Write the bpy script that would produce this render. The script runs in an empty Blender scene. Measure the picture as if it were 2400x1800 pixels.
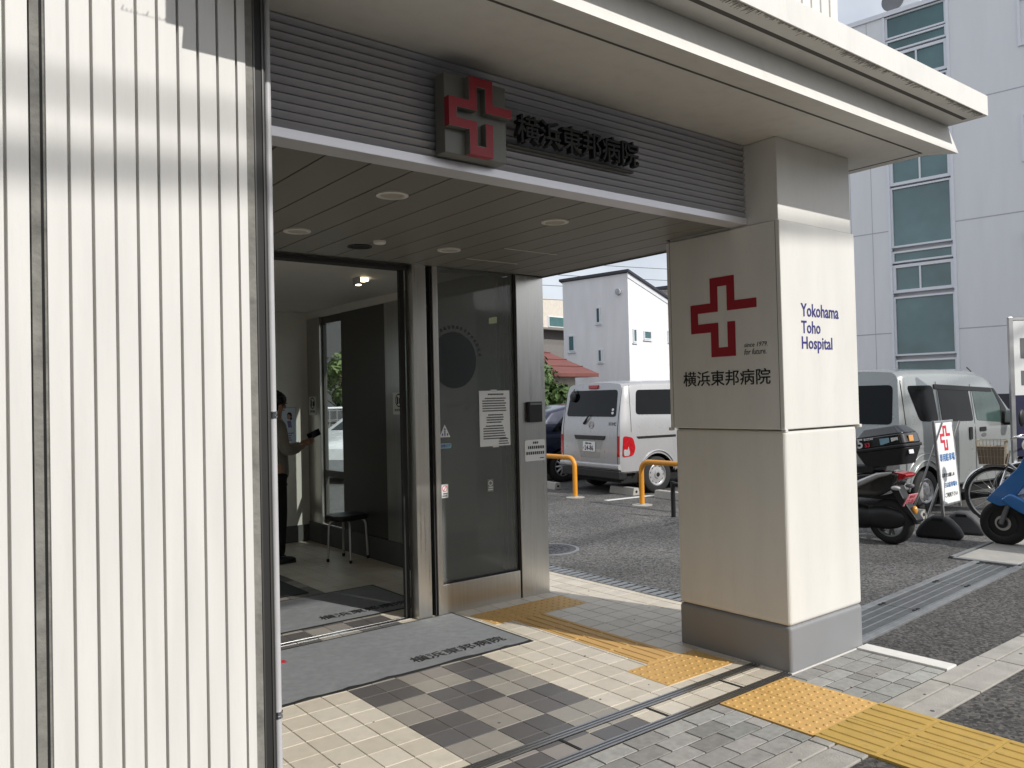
import bpy, bmesh, math, random
from mathutils import Vector, Matrix
R = math.radians
random.seed(7)
C = bpy.context.scene.collection
scene = bpy.context.scene

# ---------------------------------------------------------------- camera, sky, sun, exposure
YAW, PITCH, ROLL = R(38.10), R(1.05), R(-1.337)
fwd = Vector((math.sin(YAW)*math.cos(PITCH), math.cos(YAW)*math.cos(PITCH), math.sin(PITCH)))
r0 = Vector((math.cos(YAW), -math.sin(YAW), 0)); u0 = r0.cross(fwd)
rt = math.cos(ROLL)*r0 + math.sin(ROLL)*u0
up = -math.sin(ROLL)*r0 + math.cos(ROLL)*u0
cd = bpy.data.cameras.new('camera'); cam = bpy.data.objects.new('camera', cd); C.objects.link(cam)
cam.matrix_world = Matrix(((rt.x, up.x, -fwd.x, 0), (rt.y, up.y, -fwd.y, 0), (rt.z, up.z, -fwd.z, 1.6), (0, 0, 0, 1)))
cd.sensor_width = 36; cd.lens = 1896.3/2400*36; cd.clip_start = 0.02; cd.clip_end = 2000
scene.camera = cam

SUN_EL = R(34); SUN_DX, SUN_DY = 0.27, -0.963          # horizontal direction towards the sun
sd = Vector((SUN_DX*math.cos(SUN_EL), SUN_DY*math.cos(SUN_EL), math.sin(SUN_EL))).normalized()
sl = bpy.data.lights.new('sun', 'SUN'); sl.energy = 3.5; sl.angle = R(0.53); sl.color = (1.0, 0.965, 0.915)
so = bpy.data.objects.new('sun', sl); C.objects.link(so); so.location = (0, 0, 30)
so.rotation_euler = sd.to_track_quat('Z', 'Y').to_euler()

w = bpy.data.worlds.new('World'); scene.world = w; w.use_nodes = True
nt = w.node_tree; nt.nodes.clear()
sky = nt.nodes.new('ShaderNodeTexSky'); sky.sky_type = 'NISHITA'; sky.sun_disc = False
sky.sun_elevation = SUN_EL; sky.sun_rotation = math.atan2(SUN_DX, SUN_DY)
sky.air_density = 1.0; sky.dust_density = 2.5; sky.ozone_density = 1.0
tc = nt.nodes.new('ShaderNodeTexCoord')
nz = nt.nodes.new('ShaderNodeTexNoise'); nz.inputs['Scale'].default_value = 2.2; nz.inputs['Detail'].default_value = 6
rmp = nt.nodes.new('ShaderNodeValToRGB')
rmp.color_ramp.elements[0].position = 0.36; rmp.color_ramp.elements[0].color = (0.25, 0.25, 0.25, 1)
rmp.color_ramp.elements[1].position = 0.60; rmp.color_ramp.elements[1].color = (0.95, 0.95, 0.95, 1)
mixc = nt.nodes.new('ShaderNodeMix'); mixc.data_type = 'RGBA'
mixc.inputs['B'].default_value = (12.0, 12.6, 13.6, 1)       # thin bright cloud
bg = nt.nodes.new('ShaderNodeBackground'); bg.inputs['Strength'].default_value = 0.088
wo = nt.nodes.new('ShaderNodeOutputWorld')
L = nt.links.new
L(tc.outputs['Generated'], nz.inputs['Vector']); L(nz.outputs['Fac'], rmp.inputs['Fac'])
L(rmp.outputs['Color'], mixc.inputs['Factor']); L(sky.outputs['Color'], mixc.inputs['A'])
L(mixc.outputs['Result'], bg.inputs['Color']); L(bg.outputs['Background'], wo.inputs['Surface'])

scene.view_settings.view_transform = 'Standard'; scene.view_settings.look = 'None'
scene.view_settings.exposure = 0.0; scene.view_settings.gamma = 1.0
scene.view_settings.use_curve_mapping = False
try:
    scene.cycles.max_bounces = 10; scene.cycles.diffuse_bounces = 5; scene.cycles.transparent_max_bounces = 16
    scene.cycles.use_denoising = True
except Exception:
    pass

# ---------------------------------------------------------------- materials
def hx(h):
    v = [int(h[i:i+2], 16)/255 for i in (0, 2, 4)]
    return tuple((c/12.92 if c <= .04045 else ((c+.055)/1.055)**2.4) for c in v)

def mk(name, col, rough=.5, metal=0.0, var=.10, scale=6.0, bump=0.0, bscale=80.0, spec=.5, attr=False,
       stretch=(1, 1, 1), coat=0.0, dirt=0.0, dirt_col=(.05, .045, .04), dirt_scale=2.0):
    m = bpy.data.materials.new(name); m.use_nodes = True
    n = m.node_tree.nodes; l = m.node_tree.links.new
    b = n['Principled BSDF']
    b.inputs['Roughness'].default_value = rough; b.inputs['Metallic'].default_value = metal
    b.inputs['Specular IOR Level'].default_value = spec
    if coat: b.inputs['Coat Weight'].default_value = coat; b.inputs['Coat Roughness'].default_value = .04
    t = n.new('ShaderNodeTexCoord'); mp = n.new('ShaderNodeMapping'); mp.inputs['Scale'].default_value = stretch
    l(t.outputs['Object'], mp.inputs['Vector'])
    no = n.new('ShaderNodeTexNoise'); no.inputs['Scale'].default_value = scale; no.inputs['Detail'].default_value = 6
    l(mp.outputs['Vector'], no.inputs['Vector'])
    mr = n.new('ShaderNodeMapRange'); mr.inputs['From Min'].default_value = .25; mr.inputs['From Max'].default_value = .75
    mr.inputs['To Min'].default_value = 1-var; mr.inputs['To Max'].default_value = 1+var
    l(no.outputs['Fac'], mr.inputs['Value'])
    mx = n.new('ShaderNodeMix'); mx.data_type = 'RGBA'; mx.blend_type = 'MULTIPLY'; mx.inputs['Factor'].default_value = 1
    if attr:
        at = n.new('ShaderNodeAttribute'); at.attribute_name = 'Col'; l(at.outputs['Color'], mx.inputs['A'])
    else:
        mx.inputs['A'].default_value = (*col, 1)
    l(mr.outputs['Result'], mx.inputs['B'])
    out = mx.outputs['Result']
    if dirt:
        d = n.new('ShaderNodeTexNoise'); d.inputs['Scale'].default_value = dirt_scale; d.inputs['Detail'].default_value = 9
        d.inputs['Roughness'].default_value = .7
        l(mp.outputs['Vector'], d.inputs['Vector'])
        dr = n.new('ShaderNodeMapRange'); dr.inputs['From Min'].default_value = .52; dr.inputs['From Max'].default_value = .75
        dr.inputs['To Max'].default_value = dirt; l(d.outputs['Fac'], dr.inputs['Value'])
        dm = n.new('ShaderNodeMix'); dm.data_type = 'RGBA'; dm.inputs['B'].default_value = (*dirt_col, 1)
        l(dr.outputs['Result'], dm.inputs['Factor']); l(out, dm.inputs['A']); out = dm.outputs['Result']
    l(out, b.inputs['Base Color'])
    rr = n.new('ShaderNodeMapRange'); rr.inputs['To Min'].default_value = max(0, rough-.08); rr.inputs['To Max'].default_value = min(1, rough+.08)
    l(no.outputs['Fac'], rr.inputs['Value']); l(rr.outputs['Result'], b.inputs['Roughness'])
    if bump:
        bn = n.new('ShaderNodeTexNoise'); bn.inputs['Scale'].default_value = bscale; bn.inputs['Detail'].default_value = 4
        l(mp.outputs['Vector'], bn.inputs['Vector'])
        bu = n.new('ShaderNodeBump'); bu.inputs['Strength'].default_value = bump; bu.inputs['Distance'].default_value = .01
        l(bn.outputs['Fac'], bu.inputs['Height']); l(bu.outputs['Normal'], b.inputs['Normal'])
    return m

def mk_glass(name, tint=(.8, .85, .83), rough=0.0, refl=.9):
    m = bpy.data.materials.new(name); m.use_nodes = True
    n = m.node_tree.nodes; l = m.node_tree.links.new; n.clear()
    o = n.new('ShaderNodeOutputMaterial'); t = n.new('ShaderNodeBsdfTransparent'); t.inputs['Color'].default_value = (*tint, 1)
    g = n.new('ShaderNodeBsdfGlossy'); g.inputs['Roughness'].default_value = rough; g.inputs['Color'].default_value = (refl, refl, refl, 1)
    f = n.new('ShaderNodeLayerWeight'); p = n.new('ShaderNodeMath'); p.operation = 'POWER'; p.inputs[1].default_value = 5
    q = n.new('ShaderNodeMath'); q.operation = 'MULTIPLY_ADD'; q.inputs[1].default_value = .46; q.inputs[2].default_value = .03
    l(f.outputs['Facing'], p.inputs[0]); l(p.outputs[0], q.inputs[0])
    x = n.new('ShaderNodeMixShader'); l(q.outputs[0], x.inputs['Fac']); l(t.outputs['BSDF'], x.inputs[1]); l(g.outputs['BSDF'], x.inputs[2])
    l(x.outputs['Shader'], o.inputs['Surface'])
    return m

def mk_emit(name, col, s):
    m = bpy.data.materials.new(name); m.use_nodes = True
    b = m.node_tree.nodes['Principled BSDF']; b.inputs['Base Color'].default_value = (*col, 1)
    b.inputs['Emission Color'].default_value = (*col, 1); b.inputs['Emission Strength'].default_value = s
    return m

def mk_asphalt(name, base, patch):
    m = bpy.data.materials.new(name); m.use_nodes = True
    n = m.node_tree.nodes; l = m.node_tree.links.new; b = n['Principled BSDF']; b.inputs['Roughness'].default_value = .85
    t = n.new('ShaderNodeTexCoord')
    v = n.new('ShaderNodeTexVoronoi'); v.inputs['Scale'].default_value = 62
    v2 = n.new('ShaderNodeTexNoise'); v2.inputs['Scale'].default_value = 30; v2.inputs['Detail'].default_value = 5; v2.inputs['Roughness'].default_value = .75
    big = n.new('ShaderNodeTexNoise'); big.inputs['Scale'].default_value = .9; big.inputs['Detail'].default_value = 5
    for q in (v, v2, big): l(t.outputs['Object'], q.inputs['Vector'])
    r1 = n.new('ShaderNodeValToRGB'); e = r1.color_ramp.elements
    e[0].position = .22; e[0].color = (*[c*.22 for c in base], 1); e[1].position = .85; e[1].color = (*[c*2.1 for c in base], 1)
    sp = n.new('ShaderNodeSeparateColor'); l(v.outputs['Color'], sp.inputs['Color'])
    ad = n.new('ShaderNodeMath'); ad.operation = 'ADD'; mu = n.new('ShaderNodeMath'); mu.operation = 'MULTIPLY'; mu.inputs[1].default_value = .5
    l(sp.outputs['Red'], ad.inputs[0]); l(v2.outputs['Fac'], ad.inputs[1]); l(ad.outputs[0], mu.inputs[0]); l(mu.outputs[0], r1.inputs['Fac'])
    mr = n.new('ShaderNodeMapRange'); mr.inputs['From Min'].default_value = .3; mr.inputs['From Max'].default_value = .7
    mr.inputs['To Min'].default_value = 1-patch; mr.inputs['To Max'].default_value = 1+patch; l(big.outputs['Fac'], mr.inputs['Value'])
    mx = n.new('ShaderNodeMix'); mx.data_type = 'RGBA'; mx.blend_type = 'MULTIPLY'; mx.inputs['Factor'].default_value = 1
    l(r1.outputs['Color'], mx.inputs['A']); l(mr.outputs['Result'], mx.inputs['B']); l(mx.outputs['Result'], b.inputs['Base Color'])
    bu = n.new('ShaderNodeBump'); bu.inputs['Strength'].default_value = 1.0; bu.inputs['Distance'].default_value = .010
    l(mu.outputs[0], bu.inputs['Height']); l(bu.outputs['Normal'], b.inputs['Normal'])
    return m

M = {}
M['wall_white'] = mk('painted white ribbed cladding', (.705, .695, .665), .6, var=.07, scale=3, stretch=(6, 6, .6), bump=.03, bscale=120, dirt=.20, dirt_col=(.42, .405, .37), dirt_scale=6)
M['canopy'] = mk('painted concrete canopy', (.74, .73, .695), .65, var=.07, scale=4, stretch=(3, 3, .8), bump=.06, bscale=90, dirt=.25, dirt_col=(.42, .40, .36), dirt_scale=4)
M['soffit'] = mk('painted soffit', (.40, .375, .335), .7, var=.05, scale=1.5, bump=.04, bscale=100)
M['soot'] = mk('black soot streaks', (.03, .03, .028), .9)
M['groove'] = mk('dark groove', (.10, .095, .085), .8)
M['pillar'] = mk('pillar cream panel', (.76, .75, .71), .38, var=.05, scale=2.5, stretch=(3, 3, .7), bump=.02, bscale=150, dirt=.22, dirt_col=(.48, .46, .42), dirt_scale=5)
M['skirt'] = mk('pillar grey base paint', (.26, .265, .275), .5, var=.05, scale=3)
M['louvre'] = mk('anodised aluminium louvre', (.48, .48, .51), .42, .5, var=.05, scale=4, stretch=(1, 4, 4))
M['trim'] = mk('aluminium trim', (.82, .82, .86), .4, .5, var=.04, scale=3)
M['ceiling'] = mk('grey ceiling boards', (.21, .205, .185), .45, var=.05, scale=2)
M['iceil'] = mk('interior ceiling', (.62, .60, .56), .6, var=.04)
M['steel'] = mk('brushed stainless steel', (.66, .64, .60), .30, 1.0, var=.07, scale=5, stretch=(12, 12, .4))
M['steel_d'] = mk('dark brushed stainless steel', (.52, .51, .49), .32, 1.0, var=.10, scale=5, stretch=(12, 12, .4))
M['alu'] = mk('satin aluminium', (.60, .60, .60), .35, .9, var=.05)
M['chrome'] = mk('chrome', (.75, .75, .76), .12, 1.0, var=.03)
M['black'] = mk('black plastic', (.012, .012, .013), .45, var=.15)
M['gasket'] = mk('black gasket', (.02, .02, .02), .7)
M['rubber'] = mk('tyre rubber', (.018, .018, .018), .8, var=.2, bump=.2, bscale=60)
M['concrete'] = mk('concrete', (.40, .385, .35), .85, var=.14, scale=5, bump=.25, bscale=70, dirt=.35, dirt_col=(.16, .15, .13), dirt_scale=6)
M['kerb'] = mk('kerb concrete', (.38, .36, .325), .85, var=.15, scale=8, bump=.3, bscale=90, dirt=.4, dirt_col=(.17, .16, .14), dirt_scale=7)
M['rawedge'] = mk('bare concrete edge', (.22, .215, .195), .9, var=.3, scale=14, bump=.4, bscale=50, dirt=.5, dirt_scale=6)
M['tile'] = mk('floor tiles', (1, 1, 1), .42, var=.05, scale=18, bump=.04, bscale=200, attr=True, dirt=.22, dirt_col=(.2, .18, .15), dirt_scale=5)
M['grout'] = mk('grout', (.33, .30, .25), .9, var=.1)
M['grout_d'] = mk('sand joint', (.06, .056, .05), .9, var=.2)
M['paver'] = mk('paving blocks', (1, 1, 1), .85, var=.16, scale=30, bump=.3, bscale=160, attr=True, dirt=.25, dirt_col=(.10, .10, .09), dirt_scale=9)
M['asphalt'] = mk_asphalt('asphalt', (.108, .105, .10), .32)
M['asphalt_d'] = mk_asphalt('newer dark asphalt', (.075, .070, .065), .25)
M['gum'] = mk('trodden gum and grit', (.10, .095, .09), .8)
M['paint'] = mk('road paint', (.72, .71, .68), .7, var=.12, scale=20, dirt=.5, dirt_col=(.25, .24, .22), dirt_scale=14)
M['tac_o'] = mk('orange yellow tactile tile', (.66, .40, .13), .6, var=.07, scale=10, dirt=.18, dirt_col=(.3, .2, .1), dirt_scale=8)
M['tac_y'] = mk('ochre tactile tile', (.52, .34, .08), .65, var=.14, scale=9, dirt=.6, dirt_col=(.20, .16, .09), dirt_scale=9)
M['mat'] = mk('grey entrance carpet', (.255, .268, .275), .95, var=.13, scale=20, bump=.5, bscale=500, dirt=.25, dirt_col=(.12, .125, .13), dirt_scale=5)
M['mat_d'] = mk('dark entrance carpet', (.06, .065, .07), .95, var=.12, scale=20, bump=.5, bscale=500)
M['matedge'] = mk('rubber mat edge', (.015, .015, .015), .7)
M['letter_b'] = mk('black lettering', (.012, .012, .012), .6)
M['letter_n'] = mk('navy lettering', (.035, .035, .20), .45)
M['letter_blue'] = mk('blue lettering', (.03, .16, .42), .5)
M['letter_w'] = mk('white lettering', (.7, .7, .7), .5)
M['navy_d'] = mk('dark navy print', (.012, .013, .05), .5)
M['red'] = mk('emblem red', (.34, .012, .025), .45, var=.05)
M['red_b'] = mk('bright red print', (.62, .03, .06), .5, var=.05)
M['plate_g'] = mk('grey green sign plate', (.18, .18, .16), .4, var=.05)
M['paper'] = mk('white paper', (.78, .79, .78), .7, var=.04)
M['paper_b'] = mk('pale blue poster paper', (.62, .70, .82), .6, var=.06)
M['skin'] = mk('skin', (.45, .27, .19), .5, var=.05)
M['hair'] = mk('dark hair', (.012, .010, .009), .6, var=.3, scale=40, stretch=(1, 1, .2), bump=.4, bscale=90)
M['jacket'] = mk('grey brown jacket cloth', (.27, .25, .215), .9, var=.12, scale=12, bump=.3, bscale=200)
M['trouser'] = mk('black trousers', (.010, .010, .011), .9, var=.2, scale=12)
M['int_wall'] = mk('interior wall', (.70, .68, .63), .7, var=.03)
M['int_dark'] = mk('dark interior panel', (.065, .064, .060), .35, var=.05, scale=3)
M['skirting'] = mk('grey skirting', (.10, .10, .10), .6)
M['glass'] = mk_glass('clear door glass', (.90, .93, .915))
M['glass_d'] = mk('filmed side glass', (.20, .212, .20), .05, var=.05, scale=.8, spec=.7)
M['glass_d'].node_tree.nodes['Principled BSDF'].inputs['Alpha'].default_value = .42
M['glass_w'] = mk_glass('window glass', (.86, .90, .88))
M['pipe'] = mk('pale grey painted pipe', (.50, .50, .51), .45)
M['frost'] = mk('frosted white glass', (.7, .76, .74), .5)
_n = M['frost'].node_tree; _t = _n.nodes.new('ShaderNodeBsdfTranslucent'); _t.inputs['Color'].default_value = (.85, .9, .88, 1)
_n.links.new(_t.outputs['BSDF'], _n.nodes['Material Output'].inputs['Surface'])
M['winglass'] = mk('blue green window glass', (.07, .15, .155), .06, var=.45, scale=.55, spec=.8)
M['carglass'] = mk('dark car glass', (.004, .005, .006), .05, var=.2, spec=.2)
M['carglass_g'] = mk('green tinted car glass', (.05, .085, .075), .05, var=.2, spec=.6)
M['van_silver'] = mk('silver car paint', (.34, .36, .355), .28, .35, var=.03, scale=2, coat=.6)
M['van_white'] = mk('pale silver car paint', (.44, .44, .445), .28, .25, var=.03, scale=2, coat=.6)
M['car_navy'] = mk('navy car paint', (.01, .014, .04), .25, .2, coat=.8)
M['car_pearl'] = mk('pearl white car paint', (.72, .72, .72), .25, 0, coat=.6)
M['tail'] = mk('red lamp lens', (.42, .01, .015), .12, spec=.7, var=.25, scale=30)
M['clearlens'] = mk('clear lamp lens', (.55, .55, .55), .1, .3)
M['orange'] = mk('orange painted tube', (.72, .30, .025), .4, var=.06, dirt=.2, dirt_col=(.35, .2, .08))
M['pink'] = mk('pink number plate', (.66, .25, .28), .5, var=.06)
M['blue'] = mk('blue scooter paint', (.02, .16, .46), .22, .2, coat=.8)
M['scoot_g'] = mk('grey scooter plastic', (.16, .165, .17), .4, var=.08)
M['moto_b'] = mk('black scooter paint', (.008, .008, .009), .22, coat=.7)
M['amber'] = mk('amber lens', (.65, .30, .05), .15)
M['wire'] = mk('bicycle basket wire', (.45, .40, .32), .4, .6)
M['wicker'] = mk('brown basket liner', (.20, .15, .10), .8, var=.35, scale=40, stretch=(1, 1, 6))
M['bldg'] = mk('pale grey cladding panel', (.73, .735, .75), .55, var=.03, scale=1.2, stretch=(3, 3, .5))
M['bldg_joint'] = mk('panel joint', (.42, .42, .45), .8)
M['frame_w'] = mk('white window frame', (.72, .74, .78), .4, var=.03)
M['house'] = mk('white house cladding', (.78, .78, .79), .6, var=.05, scale=2, stretch=(2, 2, .4), dirt=.15, dirt_col=(.45, .44, .44), dirt_scale=.8)
M['roof_d'] = mk('dark metal roof', (.04, .042, .055), .5)
M['roof_r'] = mk('red metal roof', (.17, .06, .05), .55, var=.18, scale=2, stretch=(1, 6, 1))
M['beige'] = mk('beige wall', (.60, .55, .48), .7)
M['tilewall'] = mk('grey brick tile', (.17, .16, .15), .8, var=.35, scale=20, stretch=(1, 1, 4))
M['bark'] = mk('bark', (.10, .075, .055), .9, var=.3, scale=15, bump=.5, bscale=30)
M['leaf_a'] = mk('leaves mid green', (.065, .115, .03), .6, var=.55, scale=4)
M['leaf_b'] = mk('leaves light green', (.11, .16, .045), .6, var=.5, scale=5)
M['grate'] = mk('galvanised steel grate', (.33, .34, .345), .45, .6, var=.12, scale=10)
M['hole'] = mk('dark gap', (.010, .010, .010), .9)
M['cover'] = mk('cast iron cover', (.10, .10, .105), .6, .3, var=.2, scale=20, bump=.3, bscale=60)
M['weight'] = mk('black rubber weight', (.022, .022, .024), .65, var=.2)
M['weight_g'] = mk('grey rubber weight', (.085, .085, .09), .7, var=.15)
M['speaker'] = mk('dark ceiling disc', (.03, .03, .03), .7)
M['lamp_ring'] = mk('white lamp ring', (.68, .67, .63), .5)
M['lamp_in'] = mk('lamp reflector', (.42, .40, .35), .4)
M['lamp_on'] = mk_emit('warm lamp on', (1.0, .86, .55), 6.0)
M['lamp_dim'] = mk_emit('dim greenish lamp', (.75, .75, .40), .30)
M['stone_w'] = mk('white edging stone', (.70, .68, .64), .8, var=.06, scale=20)
M['skinprint'] = mk('printed skin tone', (.42, .26, .20), .6)
M['purple'] = mk('printed mauve', (.20, .18, .36), .6)
M['sticker_b'] = mk('printed light blue', (.25, .42, .52), .5)

# ---------------------------------------------------------------- mesh builder
class MB:
    def __init__(s): s.v = []; s.f = []; s.c = None
    def add(s, vs, fs):
        o = len(s.v); s.v += [tuple(v) for v in vs]; s.f += [tuple(i+o for i in f) for f in fs]; return s
    def box(s, x0, x1, y0, y1, z0, z1):
        if x0 > x1: x0, x1 = x1, x0
        if y0 > y1: y0, y1 = y1, y0
        if z0 > z1: z0, z1 = z1, z0
        return s.add([(x0, y0, z0), (x1, y0, z0), (x1, y1, z0), (x0, y1, z0), (x0, y0, z1), (x1, y0, z1), (x1, y1, z1), (x0, y1, z1)],
                     [(0, 3, 2, 1), (4, 5, 6, 7), (0, 1, 5, 4), (1, 2, 6, 5), (2, 3, 7, 6), (3, 0, 4, 7)])
    def prism(s, poly, f0, f1):
        """poly: list of 2d points; f0, f1 map a 2d point to the two 3d caps"""
        n = len(poly)
        vs = [f0(*p) for p in poly] + [f1(*p) for p in poly]
        fs = [tuple(range(n)), tuple(range(2*n-1, n-1, -1))] + [(i, n+i, n+(i+1) % n, (i+1) % n) for i in range(n)]
        return s.add(vs, fs)
    def tube(s, pts, r, n=10, cap=True):
        pts = [Vector(p) for p in pts]; rs = r if isinstance(r, (list, tuple)) else [r]*len(pts)
        rings = []; prev = None
        for i, p in enumerate(pts):
            a = pts[max(0, i-1)]; b = pts[min(len(pts)-1, i+1)]
            t = (b-a).normalized()
            if prev is None:
                q = Vector((0, 0, 1)) if abs(t.z) < .9 else Vector((1, 0, 0))
                e1 = t.cross(q).normalized()
            else:
                e1 = (prev - t*prev.dot(t)).normalized()
            prev = e1; e2 = t.cross(e1)
            rings.append([p + rs[i]*(math.cos(2*math.pi*k/n)*e1 + math.sin(2*math.pi*k/n)*e2) for k in range(n)])
        vs = [v for rg in rings for v in rg]; fs = []
        for i in range(len(pts)-1):
            for k in range(n):
                fs.append((i*n+k, i*n+(k+1) % n, (i+1)*n+(k+1) % n, (i+1)*n+k))
        if cap:
            fs.append(tuple(range(n-1, -1, -1))); fs.append(tuple((len(pts)-1)*n+k for k in range(n)))
        return s.add(vs, fs)
    def lathe(s, prof, o, ax, n=28):
        """prof: (radius, along) pairs, closed at axis when radius 0; o origin; ax axis direction"""
        ax = Vector(ax).normalized(); o = Vector(o)
        q = Vector((0, 0, 1)) if abs(ax.z) < .9 else Vector((1, 0, 0))
        e1 = ax.cross(q).normalized(); e2 = ax.cross(e1)
        vs = []; fs = []; m = len(prof)
        for k in range(n):
            a = 2*math.pi*k/n; d = math.cos(a)*e1 + math.sin(a)*e2
            for r, h in prof: vs.append(o + ax*h + d*max(r, 1e-5))
        for k in range(n):
            k2 = (k+1) % n
            for i in range(m-1):
                fs.append((k*m+i, k2*m+i, k2*m+i+1, k*m+i+1))
        return s.add(vs, fs)
    def cyl(s, o, ax, r, h, n=24):
        return s.lathe([(0, 0), (r, 0), (r, h), (0, h)], o, ax, n)
    def ball(s, c, rx, ry, rz, n=16, m=10):
        vs = []; fs = []
        for i in range(m+1):
            a = math.pi*i/m
            for k in range(n):
                b = 2*math.pi*k/n
                vs.append((c[0]+rx*math.sin(a)*math.cos(b), c[1]+ry*math.sin(a)*math.sin(b), c[2]+rz*math.cos(a)))
        for i in range(m):
            for k in range(n):
                fs.append((i*n+k, (i+1)*n+k, (i+1)*n+(k+1) % n, i*n+(k+1) % n))
        return s.add(vs, fs)
    def xf(s, mat, start=0):
        s.v[start:] = [tuple(mat @ Vector(p)) for p in s.v[start:]]; return s

def chain(o):
    m = Matrix.Identity(4)
    while o is not None:
        m = o.matrix_basis @ m; o = o.parent
    return m

def build(name, mb, mat, parent=None, smooth=None, bevel=0, world=True, cols=None, seg=2):
    me = bpy.data.meshes.new(name)
    vs = mb.v
    if parent is not None and world:
        inv = chain(parent).inverted(); vs = [inv @ Vector(p) for p in vs]
    me.from_pydata([tuple(v) for v in vs], [], mb.f)
    bm = bmesh.new(); bm.from_mesh(me)
    bmesh.ops.remove_doubles(bm, verts=bm.verts, dist=1e-5) if cols is None else None
    bmesh.ops.recalc_face_normals(bm, faces=bm.faces)
    bm.to_mesh(me); bm.free()
    if cols is not None:
        a = me.color_attributes.new('Col', 'FLOAT_COLOR', 'CORNER')
        for p in me.polygons:
            for li in p.loop_indices: a.data[li].color = (*cols[p.index], 1)
    me.materials.append(mat)
    if smooth is not None:
        for p in me.polygons: p.use_smooth = True
        me.set_sharp_from_angle(angle=R(smooth))
    ob = bpy.data.objects.new(name, me); C.objects.link(ob)
    if parent is not None: ob.parent = parent
    if bevel:
        b = ob.modifiers.new('edge', 'BEVEL'); b.width = bevel; b.segments = seg; b.limit_method = 'ANGLE'; b.angle_limit = R(40)
    return ob

def tag(o, label=None, cat=None, group=None, kind=None):
    if label: o['label'] = label
    if cat: o['category'] = cat
    if group: o['group'] = group
    if kind: o['kind'] = kind
    return o

def thing(name, label, cat, loc=(0, 0, 0), rz=0, group=None):
    o = bpy.data.objects.new(name, None); C.objects.link(o); o.empty_display_size = .1
    o.location = loc; o.rotation_euler = (0, 0, rz)
    o.matrix_basis = Matrix.Translation(loc) @ Matrix.Rotation(rz, 4, 'Z')
    return tag(o, label, cat, group)

def struct(name, mb, mat, **k):
    return tag(build(name, mb, mat, **k), kind='structure')

def copy_tree(o, parent=None):
    c = o.copy(); C.objects.link(c)
    if parent is not None: c.parent = parent
    for ch in list(o.children): copy_tree(ch, c)
    return c

_txt = {}
def text_mb(body, height, depth, f, bold=0.0, shear=0.0, spacing=1.0, align='LEFT', width=None, width_scale=1.0, res=2, line=1.0):
    """lettering as geometry: f(u, v, d) places a point (u right, v up, d out of the surface)"""
    cu = bpy.data.curves.new('t', 'FONT'); cu.body = body; cu.offset = bold; cu.shear = shear; cu.space_character = spacing
    cu.resolution_u = res; cu.align_x = align; cu.extrude = .5; cu.space_line = line
    ob = bpy.data.objects.new('t', cu); C.objects.link(ob)
    dg = bpy.context.evaluated_depsgraph_get(); me = bpy.data.meshes.new_from_object(ob.evaluated_get(dg))
    vs = [v.co.copy() for v in me.vertices]; fs = [tuple(p.vertices) for p in me.polygons]
    bpy.data.objects.remove(ob); bpy.data.curves.remove(cu); bpy.data.meshes.remove(me)
    if not vs: return MB()
    x0 = min(v.x for v in vs); x1 = max(v.x for v in vs); y0 = min(v.y for v in vs); y1 = max(v.y for v in vs)
    s = height/(y1-y0); sx = s*width_scale
    if width: sx = width/(x1-x0)
    off = {'LEFT': x0, 'CENTER': (x0+x1)/2, 'RIGHT': x1}[align]
    mb = MB(); mb.add([f((v.x-off)*sx, (v.y-y0)*s, (v.z+.5)*depth) for v in vs], fs)
    return mb

def emblem(cx, cz, Ln, f0, f1, a=.37, s=.23):
    b = a-s; e = 1-s
    P = [(1, b), (1, a), (a, a), (a, 1), (-a, 1), (-a, a), (-1, a), (-1, -a), (-a, -a), (-a, -1), (a, -1), (a, -b), (b, -b), (b, -e), (-b, -e),
         (-b, -b), (-e, -b), (-e, b), (-b, b), (-b, e), (b, e), (b, b)]
    P = [(cx+p[0]*Ln, cz+p[1]*Ln) for p in P]
    return MB().prism(P, f0, f1)

def rpoly(x0, x1, z0, z1, r, n=4):
    P = []
    for cx, cz, a0 in ((x1-r, z0+r, -90), (x1-r, z1-r, 0), (x0+r, z1-r, 90), (x0+r, z0+r, 180)):
        for k in range(n+1):
            a = R(a0+90*k/n); P.append((cx+r*math.cos(a), cz+r*math.sin(a)))
    return P

# ================================================================ GROUND
struct('ground', MB().add([(-60, -40, 0), (140, -40, 0), (140, 160, 0), (-60, 160, 0)], [(0, 1, 2, 3)]), M['asphalt'])

struct('road', MB().add([(-60, -40, .004), (140, -40, .004), (140, 1.862, .004), (-60, 1.862, .004)], [(0, 1, 2, 3)]), M['asphalt_d'])
struct('road_apron', MB().add([(4.866, 2.126, .004), (16, 2.126, .004), (16, 3.38, .004), (4.866, 2.69, .004)], [(0, 1, 2, 3)]), M['asphalt_d'])
T0X, TPX, T0Y, TPY = 2.032, .1525, 3.162, .1605
def tile_col(i, j):
    inpat = 0 <= i < 6
    if inpat:
        dark = ((i//2) + (j//2)) % 2 == 0
        if dark: c = random.choice([(.125, .116, .112), (.14, .13, .124), (.112, .105, .102), (.13, .125, .125)])
        else: c = random.choice([(.32, .295, .26), (.36, .335, .29), (.30, .27, .245), (.34, .315, .275)])
    else:
        c = random.choice([(.665, .60, .49), (.69, .625, .515), (.65, .585, .475), (.71, .645, .54)])
    k = random.uniform(.96, 1.04)
    return tuple(x*k for x in c)

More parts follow.
